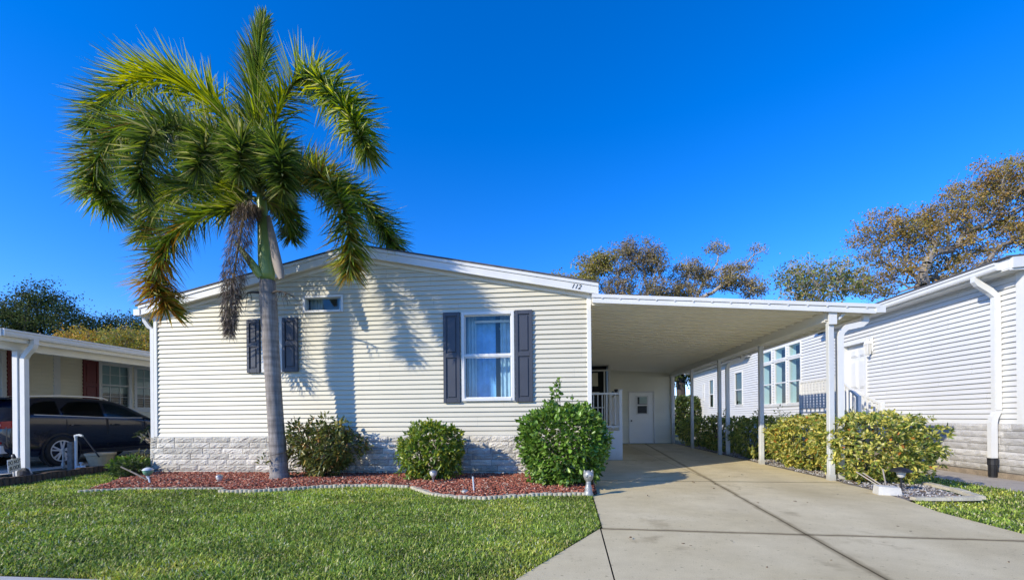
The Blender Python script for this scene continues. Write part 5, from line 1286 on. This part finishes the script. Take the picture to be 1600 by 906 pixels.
# ------------------------------------------------------------------ shrubs
def shrub(name, label, cat, centre, rad, n, llen, pal, wts, z0=.03, mat='leaf', lw=.42, shell=.55, power=2.4, stems=7, top_extra=(), group=None, base_narrow=.75, upright=.25, clump=.16, hole=0.0, stem_mat='bark_dark', whorl=0):
    cx_, cy_ = centre; rx, ry, h = rad
    t = thing(name, label, cat, (cx_, cy_, z0), group)
    d = rand_dirs(n); u = rng.uniform(shell, 1, n) ** .6
    ax = d.copy(); ax /= np.maximum(1e-6, (np.abs(ax) ** power).sum(1) ** (1 / power))[:, None]
    lump = 1 + clump * vnoise(ax[:, 0] * 3 + ax[:, 2] * 2, ax[:, 1] * 3 - ax[:, 2], 2.2, int(abs(cx_ * 7 + cy_ * 3)) + 1)
    p = ax * (u * lump)[:, None]
    zc = z0 + h * .5
    nar = np.where(p[:, 2] < 0, 1 + (1 - base_narrow) * p[:, 2], 1)
    P = np.stack([cx_ + p[:, 0] * rx * nar, cy_ + p[:, 1] * ry * nar, zc + p[:, 2] * h * .5], 1)
    keep = P[:, 2] > z0
    if hole: keep &= vnoise(P[:, 0] * 1.3 + P[:, 2], P[:, 1] * 1.1 - P[:, 2] * 1.3, 5.5, 11) < 1.0 - hole
    P, d, u = P[keep], d[keep], u[keep]; n = len(P)
    if whorl:                                     # leaves in rosettes at twig ends
        k = max(1, n // whorl); C0 = P[:k]; P = np.repeat(C0, whorl, 0); d = np.repeat(d[:k], whorl, 0); u = np.repeat(u[:k], whorl); n = len(P); P = P + rng.normal(0, llen * .12, (n, 3))
        D = norm(d * .55 + rand_dirs(n) * .9 + np.array([[0, 0, upright]]))
    else:
        D = norm(d * .8 + rand_dirs(n) * .75 + np.array([[0, 0, upright]]))
    S = rand_dirs(n) + np.cross(D, np.array([[0, 0, 1.0]])) * 1.1
    c = pick_cols(n, pal, wts, .28); c *= np.clip(.35 + .65 * (u - shell) / (1 - shell) + .25, .35, 1.05)[:, None]  # inner leaves darkened: shade inside the bush put into their colour
    L = llen * rng.uniform(.65, 1.25, n)
    arrs = [leaf_arrays(P, D, S, L, L * lw * rng.uniform(.8, 1.2, n), c, .28, rng.uniform(.1, .35))]
    for ex, ey, ez, er, en in top_extra:
        q = rand_dirs(en) * (rng.random(en) ** .5)[:, None]
        PP = np.stack([ex + q[:, 0] * er, ey + q[:, 1] * er, ez + q[:, 2] * er * 1.6], 1); DD = norm(q + rand_dirs(en) * .5 + np.array([[0, 0, .4]]))
        L2_ = llen * rng.uniform(.6, 1.2, en); arrs.append(leaf_arrays(PP, DD, rand_dirs(en), L2_, L2_ * lw, pick_cols(en, pal, wts, .25), .28, .2))
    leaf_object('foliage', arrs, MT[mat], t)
    mb = MB()
    for k in range(stems):
        a = random.uniform(0, 2 * PI); r = random.uniform(.3, .75)
        p0 = Vector((cx_ + .09 * math.cos(a), cy_ + .09 * math.sin(a), z0 - .04)); p2 = Vector((cx_ + rx * r * math.cos(a), cy_ + ry * r * math.sin(a), z0 + h * random.uniform(.55, .88)))
        mid = p0.lerp(p2, .45) + Vector((random.uniform(-.04, .04), random.uniform(-.04, .04), .05)); mb.tube([p0, mid, p2], [.014, .010, .004], 6)
        for q in range(3):
            s = mid.lerp(p2, random.uniform(0, .9)); e = s + Vector((random.uniform(-.2, .2) * rx * 2, random.uniform(-.2, .2), random.uniform(.05, .25) * h)); mb.tube([s, e], [.006, .003], 5)
    for ex, ey, ez, er, en in top_extra: mb.tube([(cx_, cy_, z0 + h * .6), (ex, ey, ez + er)], [.008, .003], 5)
    mb.build('stem', MT[stem_mat], t)
    return t
G_HIB = [(.18, .31, .045), (.12, .22, .03), (.30, .41, .09), (.06, .11, .02)]
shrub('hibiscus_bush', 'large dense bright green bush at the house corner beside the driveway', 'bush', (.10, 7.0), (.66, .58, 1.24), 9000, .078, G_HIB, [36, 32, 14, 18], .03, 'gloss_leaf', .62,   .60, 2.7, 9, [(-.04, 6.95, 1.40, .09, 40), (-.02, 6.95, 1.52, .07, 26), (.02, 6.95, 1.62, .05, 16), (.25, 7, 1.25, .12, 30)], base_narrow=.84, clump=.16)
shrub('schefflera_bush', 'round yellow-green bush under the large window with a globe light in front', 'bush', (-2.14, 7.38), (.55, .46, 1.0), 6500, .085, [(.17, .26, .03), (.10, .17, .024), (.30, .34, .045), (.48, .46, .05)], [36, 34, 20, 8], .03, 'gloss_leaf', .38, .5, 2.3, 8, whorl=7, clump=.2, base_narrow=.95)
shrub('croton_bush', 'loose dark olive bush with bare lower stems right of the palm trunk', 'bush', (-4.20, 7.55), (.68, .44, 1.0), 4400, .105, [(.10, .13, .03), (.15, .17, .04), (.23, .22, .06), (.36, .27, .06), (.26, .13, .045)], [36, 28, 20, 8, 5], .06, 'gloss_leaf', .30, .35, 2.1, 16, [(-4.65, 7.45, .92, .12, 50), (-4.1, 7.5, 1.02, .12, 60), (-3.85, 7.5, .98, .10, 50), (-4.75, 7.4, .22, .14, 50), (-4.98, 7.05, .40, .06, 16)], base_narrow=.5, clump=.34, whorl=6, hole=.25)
VARI = [(.62, .55, .12), (.48, .46, .11), (.20, .27, .05), (.10, .15, .03), (.68, .63, .28), (.52, .19, .04)]
VW = [26, 22, 22, 16, 8, 1.2]
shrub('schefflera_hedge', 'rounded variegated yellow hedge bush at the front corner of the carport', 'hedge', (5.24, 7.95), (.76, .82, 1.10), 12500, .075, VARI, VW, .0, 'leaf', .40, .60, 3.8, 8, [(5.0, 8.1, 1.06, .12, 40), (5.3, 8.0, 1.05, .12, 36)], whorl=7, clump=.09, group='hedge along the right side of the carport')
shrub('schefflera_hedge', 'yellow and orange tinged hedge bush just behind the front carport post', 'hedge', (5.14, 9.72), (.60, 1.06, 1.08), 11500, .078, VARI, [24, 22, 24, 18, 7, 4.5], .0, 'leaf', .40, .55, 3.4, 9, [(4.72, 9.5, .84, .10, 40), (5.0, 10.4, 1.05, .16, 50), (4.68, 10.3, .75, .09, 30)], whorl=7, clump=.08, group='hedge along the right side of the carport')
HDARK = [(.28, .32, .07), (.17, .23, .05), (.46, .44, .11), (.08, .12, .03)]  # carport shade put into these darker hedge leaf colours
shrub('schefflera_hedge', 'shaded hedge bush between the second and third carport posts', 'hedge', (5.14, 11.85), (.56, 1.02, 1.06), 4800, .09, HDARK, [36, 32, 18, 14], .0, 'leaf', .40, .55, 3.2, 8, [(5.0, 11.6, 1.1, .15, 40)], whorl=7, clump=.10, group='hedge along the right side of the carport')
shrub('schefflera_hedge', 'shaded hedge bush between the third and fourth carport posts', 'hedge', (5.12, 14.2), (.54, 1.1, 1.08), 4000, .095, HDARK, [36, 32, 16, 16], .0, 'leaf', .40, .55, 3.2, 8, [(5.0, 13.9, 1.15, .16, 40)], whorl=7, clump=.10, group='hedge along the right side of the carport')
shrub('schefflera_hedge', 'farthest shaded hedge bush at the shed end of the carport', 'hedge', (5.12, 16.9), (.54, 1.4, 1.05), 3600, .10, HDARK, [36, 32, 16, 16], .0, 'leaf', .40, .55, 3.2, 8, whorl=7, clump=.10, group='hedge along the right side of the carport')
hedge1 = [o for o in bpy.data.objects if o.name.startswith('schefflera_hedge') and 'front corner' in o['label']][0]
BARE.build('bare_stem', MT['bark_pale'], hedge1)
# low plants by the left house corner
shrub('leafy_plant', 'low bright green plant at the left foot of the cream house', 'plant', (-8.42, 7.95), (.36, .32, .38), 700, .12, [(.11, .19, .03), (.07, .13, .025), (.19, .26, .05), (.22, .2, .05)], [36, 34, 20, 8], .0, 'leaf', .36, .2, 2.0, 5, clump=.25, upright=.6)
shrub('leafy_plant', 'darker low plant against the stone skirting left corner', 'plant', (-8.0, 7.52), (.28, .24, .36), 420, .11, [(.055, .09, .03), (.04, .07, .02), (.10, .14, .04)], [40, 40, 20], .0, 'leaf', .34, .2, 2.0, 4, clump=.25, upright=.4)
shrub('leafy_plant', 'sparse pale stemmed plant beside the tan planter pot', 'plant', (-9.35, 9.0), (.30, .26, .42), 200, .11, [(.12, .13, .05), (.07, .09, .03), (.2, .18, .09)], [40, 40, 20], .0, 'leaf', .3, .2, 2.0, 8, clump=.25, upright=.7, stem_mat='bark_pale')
# gnarled small tree in front of the SUV
t = thing('small_tree', 'small gnarled pale stemmed shrub in front of the SUV bonnet', 'shrub', (-9.55, 9.65, .05))
mb = MB(); mb.tube([(-9.55, 9.65, .0), (-9.57, 9.65, .2), (-9.52, 9.65, .36), (-9.58, 9.65, .52), (-9.66, 9.63, .66)], [.05, .042, .04, .035, .028], 8)
tips = []
for k in range(15):
    a = k * 2.4; s = Vector((-9.62 + random.uniform(-.05, .05), 9.64, .56 + random.uniform(-.06, .1))); e = s + Vector((math.cos(a) * random.uniform(.14, .32) - .04, math.sin(a) * .2, random.uniform(.12, .36))); m_ = s.lerp(e, .5) + Vector((random.uniform(-.05, .05), 0, -.03))
    mb.tube([s, m_, e], [.022, .018, .012], 6); tips.append(e)
mb.build('trunk', MT['bark_pale'], t)
n = 15 * 14; Pt = np.repeat(np.array([tuple(e) for e in tips]), 14, 0); D = norm(rand_dirs(n) + np.array([[0, 0, .5]])); L = rng.uniform(.07, .13, n)
leaf_object('foliage', [leaf_arrays(Pt, D, rand_dirs(n), L, L * .36, pick_cols(n, [(.12, .15, .06), (.08, .11, .05), (.2, .2, .1)], [4, 4, 2]), .25, .2)], MT['leaf'], t)
# old dark palm boot and fallen stake at the bed corner
mb = MB(); mb.tube([(-7.35, 6.62, .04), (-7.15, 6.70, .06), (-6.95, 6.72, .04), (-6.72, 6.78, .05), (-6.5, 6.8, .03)], [.012, .035, .045, .03, .01], 7, oval=.5); tag(mb.build('dry_leaf_sheath', MT['bark_dark']), 'dark curled dry leaf sheath lying at the left end of the mulch', 'dry leaf')
mb = MB(); mb.tube([(-7.6, 7.0, .30), (-7.25, 6.95, .18), (-6.9, 6.9, .04)], [.012, .014, .014], 7); tag(mb.build('garden_stake', MT['wood']), 'slanting thin stake behind the green glass globe light', 'stake')

# ------------------------------------------------------------------ trees
def tree(name, label, base, trunk_h, blobs, nnode, nleaf, lsize, pal, wts, seed, bark='bark', tr=.22, lean=(0, 0), tipr=.010, group=None, spread=.35, cat='tree', bare=0.0, clus=1.6):
    r = random.Random(seed); rg = np.random.default_rng(seed)
    t = thing(name, label, cat, (base[0], base[1], 0), group)
    nodes = [Vector((base[0], base[1], -.1))]; par = [-1]; plen = [0]
    top = Vector((base[0] + lean[0], base[1] + lean[1], trunk_h)); k = 6
    for i in range(1, k + 1):
        p = nodes[0].lerp(top, i / k) + Vector((r.uniform(-.06, .06), r.uniform(-.06, .06), 0)) * trunk_h * .15
        nodes.append(p); par.append(i - 1); plen.append(plen[-1] + (p - nodes[i - 1]).length)
    vol = [b[3] * b[4] * b[5] for b in blobs]; P = []
    for b, v in zip(blobs, vol):
        for _ in range(max(4, int(nnode * v / sum(vol)))):
            q = Vector((r.gauss(0, 1), r.gauss(0, 1), r.gauss(0, 1))).normalized() * (r.random() ** .45)
            P.append(Vector((b[0] + q.x * b[3], b[1] + q.y * b[4], b[2] + q.z * b[5])))
    P.sort(key=lambda p: (p - top).length)
    arr = np.array([tuple(n) for n in nodes]); pl = np.array(plen); live = np.array([0] * 4 + [1] * (len(nodes) - 4))
    for p in P:
        d = np.linalg.norm(arr - np.array(p), axis=1) + .30 * pl; d[live == 0] += 1e3
        i = int(d.argmin()); a = nodes[i]
        m_ = a.lerp(p, .5) + Vector((r.uniform(-1, 1), r.uniform(-1, 1), r.uniform(-.5, 1))) * (p - a).length * .13
        for q, pr in ((m_, i), (p, len(nodes))):
            nodes.append(q); par.append(pr); plen.append(plen[pr] + (q - nodes[pr]).length)
        arr = np.vstack([arr, [tuple(m_), tuple(p)]]); pl = np.array(plen); live = np.append(live, [1, 1])
    n = len(nodes); acc = [0.0] * n; kids = [0] * n
    for i in range(n - 1, 0, -1):
        if acc[i] == 0: acc[i] = tipr ** 2.3
        acc[par[i]] += acc[i]; kids[par[i]] += 1
    rad = [min(tr, a ** (1 / 2.3)) for a in acc]; f = tr / max(rad[1], 1e-6)
    rad = [x * (1 + (f - 1) * min(1, x / max(rad))) for x in rad]
    mb = MB()
    for i in range(1, n):
        a, b = nodes[par[i]], nodes[i]; ra = min(rad[par[i]], rad[i] * 1.35)
        mb.tube([a, b], [ra, rad[i]], 7 if rad[i] > .06 else (5 if rad[i] > .025 else 3), cap=False)
    # fine twigs
    tipi = [i for i in range(7, n) if kids[i] <= 1]
    for i in tipi:
        for _ in range(3):
            d = Vector((r.gauss(0, 1), r.gauss(0, 1), r.gauss(.2, 1))).normalized() * r.uniform(.3, 1.0) * spread * 2.2
            e = nodes[i] + d; mb.tube([nodes[i], nodes[i].lerp(e, .55) + Vector((0, 0, -.03)), e], [.009, .007, .003], 3, cap=False)
    mb.build('trunk', MT[bark], t)
    NP = np.array([tuple(nodes[i]) for i in range(7, n)]); den = rg.random(len(NP)) ** clus + .03
    if bare: den[rg.random(len(NP)) < bare] = .01
    w = den / den.sum(); ii = rg.choice(len(NP), nleaf, p=w)
    C0 = NP[ii] + rg.normal(0, spread, (nleaf, 3)) * np.array([[1, 1, .75]])
    shade = pick_cols(len(NP), pal, wts, .3)[ii]
    c = shade * .6 + pick_cols(nleaf, pal, wts, .35) * .4
    D = rand_dirs(nleaf); L = lsize * rg.uniform(.6, 1.4, nleaf)
    leaf_object('crown', [leaf_arrays(C0, D, rand_dirs(nleaf), L, L * .55, c, .3, .1)], MT['tree_leaf'], t)
    return t
OAK = [(.045, .072, .02), (.08, .115, .028), (.15, .18, .05), (.025, .035, .013)]
GOLD = [(.62, .40, .07), (.46, .40, .08), (.24, .28, .06), (.66, .30, .07)]
BRN = [(.46, .30, .08), (.33, .27, .07), (.22, .23, .06), (.54, .29, .09), (.16, .12, .06)]
tree('oak_tree', 'dark dense evergreen oak behind the left carport roof at the photo edge', (-43, 33), 5, [(-44, 33, 9.5, 3.5, 2.5, 2.6), (-42.0, 32.5, 11.2, 1.9, 1.8, 1.5), (-39.6, 32.5, 9.2, 2.0, 2, 1.5), (-46.5, 33, 8.5, 3, 2, 3)], 300, 26000, .15, OAK, [4, 4, 2, 2], 11, 'bark_dark', .35, spread=.45)
tree('oak_tree', 'dark green tree behind the golden foliage left of the house gable', (-37, 36), 5, [(-38.2, 36, 9.2, 2.6, 2, 1.5), (-35.2, 36, 9.3, 1.6, 2, 1.2), (-41, 36, 8.3, 2, 2, 1.5)], 180, 12000, .15, OAK, [3, 4, 3, 2], 12, 'bark_dark', .3, spread=.45)
tree('oak_tree', 'dark tree peeking out just left of the gable eave', (-33, 37), 5, [(-34.2, 37, 9.6, 1.6, 1.5, 1.5), (-31, 37, 8.5, 2.2, 2, 2)], 100, 7000, .15, OAK, [3, 4, 3, 2], 13, 'bark_dark', .25, spread=.45)
tree('maple_tree', 'golden orange tree just above the left carport roof', (-31.5, 27), 3, [(-32.4, 27, 6.0, 1.7, 1.5, 1.35), (-30.5, 27, 6.4, 1.3, 1.2, 1.15)], 160, 11000, .12, GOLD, [4, 3, 2, 2], 14, 'bark', .15, spread=.32)
tree('maple_tree', 'yellow green tree between the golden tree and the house gable', (-27.6, 27), 3, [(-28.4, 27, 6.2, 1.5, 1.3, 1.2), (-26.4, 27, 6.0, 1.3, 1.3, 1.1)], 160, 10000, .12, GOLD, [2, 4, 4, 1], 15, 'bark', .15, spread=.32)
tree('bare_tree', 'thin vine covered tree rising behind the house number fascia', (2.0, 30), 7.5, [(1.9, 30, 10.0, .75, .7, 1.9), (2.9, 30, 11.2, 1.1, .8, .8), (.3, 30, 10.1, .9, .6, .7)], 140, 7000, .14, [(.45, .40, .08), (.28, .28, .07), (.37, .25, .09), (.18, .15, .1)], [4, 3, 2, 2], 16, 'bark_pale', .16, spread=.25)
tree('bare_tree', 'wide half bare brown tree directly behind the middle of the carport roof', (5.6, 30), 8.2, [(5.0, 30, 11.8, 1.6, 1.2, 1.3), (6.4, 30, 11.4, 1.1, 1.2, 1.4), (4.2, 30, 10, 1.3, 1.2, 1.2), (6.8, 30, 9.3, 1.6, 1.3, 1.0), (3.6, 30, 9.0, 1.0, 1.2, .8)], 460, 12000, .105, [(.34, .27, .09), (.23, .21, .08), (.42, .28, .12), (.13, .11, .07)], [4, 3, 2, 3], 17, 'bark', .24, spread=.19, bare=.2, clus=2.4)
tree('bare_tree', 'spreading half bare tree with two high tufts behind the right part of the carport roof', (9.6, 31), 7.6, [(9.0, 31, 10.6, 1.2, 1.2, 1.2), (11.0, 31, 12.4, .8, .7, .55), (13.6, 31, 12.0, .65, .6, .6), (11.2, 31, 10.4, 1.9, 1.3, .9), (13.2, 31, 9.6, 1.1, 1.1, .8), (8.8, 31, 9.2, 1.6, 1.2, .8), (12.6, 31, 11.0, .7, .7, .5)], 460, 12000, .105, [(.38, .30, .09), (.26, .24, .08), (.44, .30, .12), (.13, .11, .07)], [4, 3, 2, 3], 18, 'bark_pale', .22, spread=.19, bare=.2, clus=2.4)
tree('oak_tree', 'sparse green leafed tree above the right end of the carport fascia', (15.2, 27), 6, [(13.9, 27, 9.0, 1.2, 1, 1.1), (15.6, 27, 9.2, 1.2, 1, 1.1), (16.6, 27, 8.6, 1.0, 1, .9), (14.4, 27, 8.0, 1.6, 1, .9)], 230, 4600, .13, [(.17, .23, .06), (.29, .33, .09), (.42, .28, .08), (.10, .13, .05)], [4, 3, 2, 2], 19, 'bark_pale', .14, spread=.28, clus=1.9)
tree('oak_tree', 'big brown and gold leafed tree towering over the white house on the right', (22.5, 29.5), 6.5, [(20.0, 29.5, 12.0, 1.7, 1.5, 1.8), (22.2, 29.5, 12.2, 1.9, 1.6, 1.9), (24.0, 29.5, 13.2, 1.6, 1.5, 1.7), (26.3, 29.5, 14.9, 1.9, 1.7, 1.6), (28.5, 29.5, 15.2, 2.2, 1.7, 1.8), (27.5, 29.5, 12.4, 2.4, 1.8, 1.8), (20.6, 29.5, 9.6, 1.9, 1.5, 1.2), (24.5, 29.5, 10.5, 2.4, 1.6, 1.5), (30, 29.5, 12.5, 2.2, 1.7, 2.2), (18.8, 29.5, 8.6, 1.5, 1.2, .7)], 1000, 42000, .115, BRN, [5, 4, 3, 2, 2], 20, 'bark', .38, spread=.24, bare=.05, clus=2.4)
tree('oak_tree', 'dark trunked tree seen through the gap behind the last carport post', (8.4, 31), 3.4, [(8.2, 31, 4.8, 1.2, 1, 1.2), (9.4, 31, 4.2, 1.1, 1, 1.1), (7.4, 31, 3.9, .7, 1, .7)], 120, 3800, .17, OAK, [4, 4, 3, 2], 21, 'bark_dark', .30, spread=.3)
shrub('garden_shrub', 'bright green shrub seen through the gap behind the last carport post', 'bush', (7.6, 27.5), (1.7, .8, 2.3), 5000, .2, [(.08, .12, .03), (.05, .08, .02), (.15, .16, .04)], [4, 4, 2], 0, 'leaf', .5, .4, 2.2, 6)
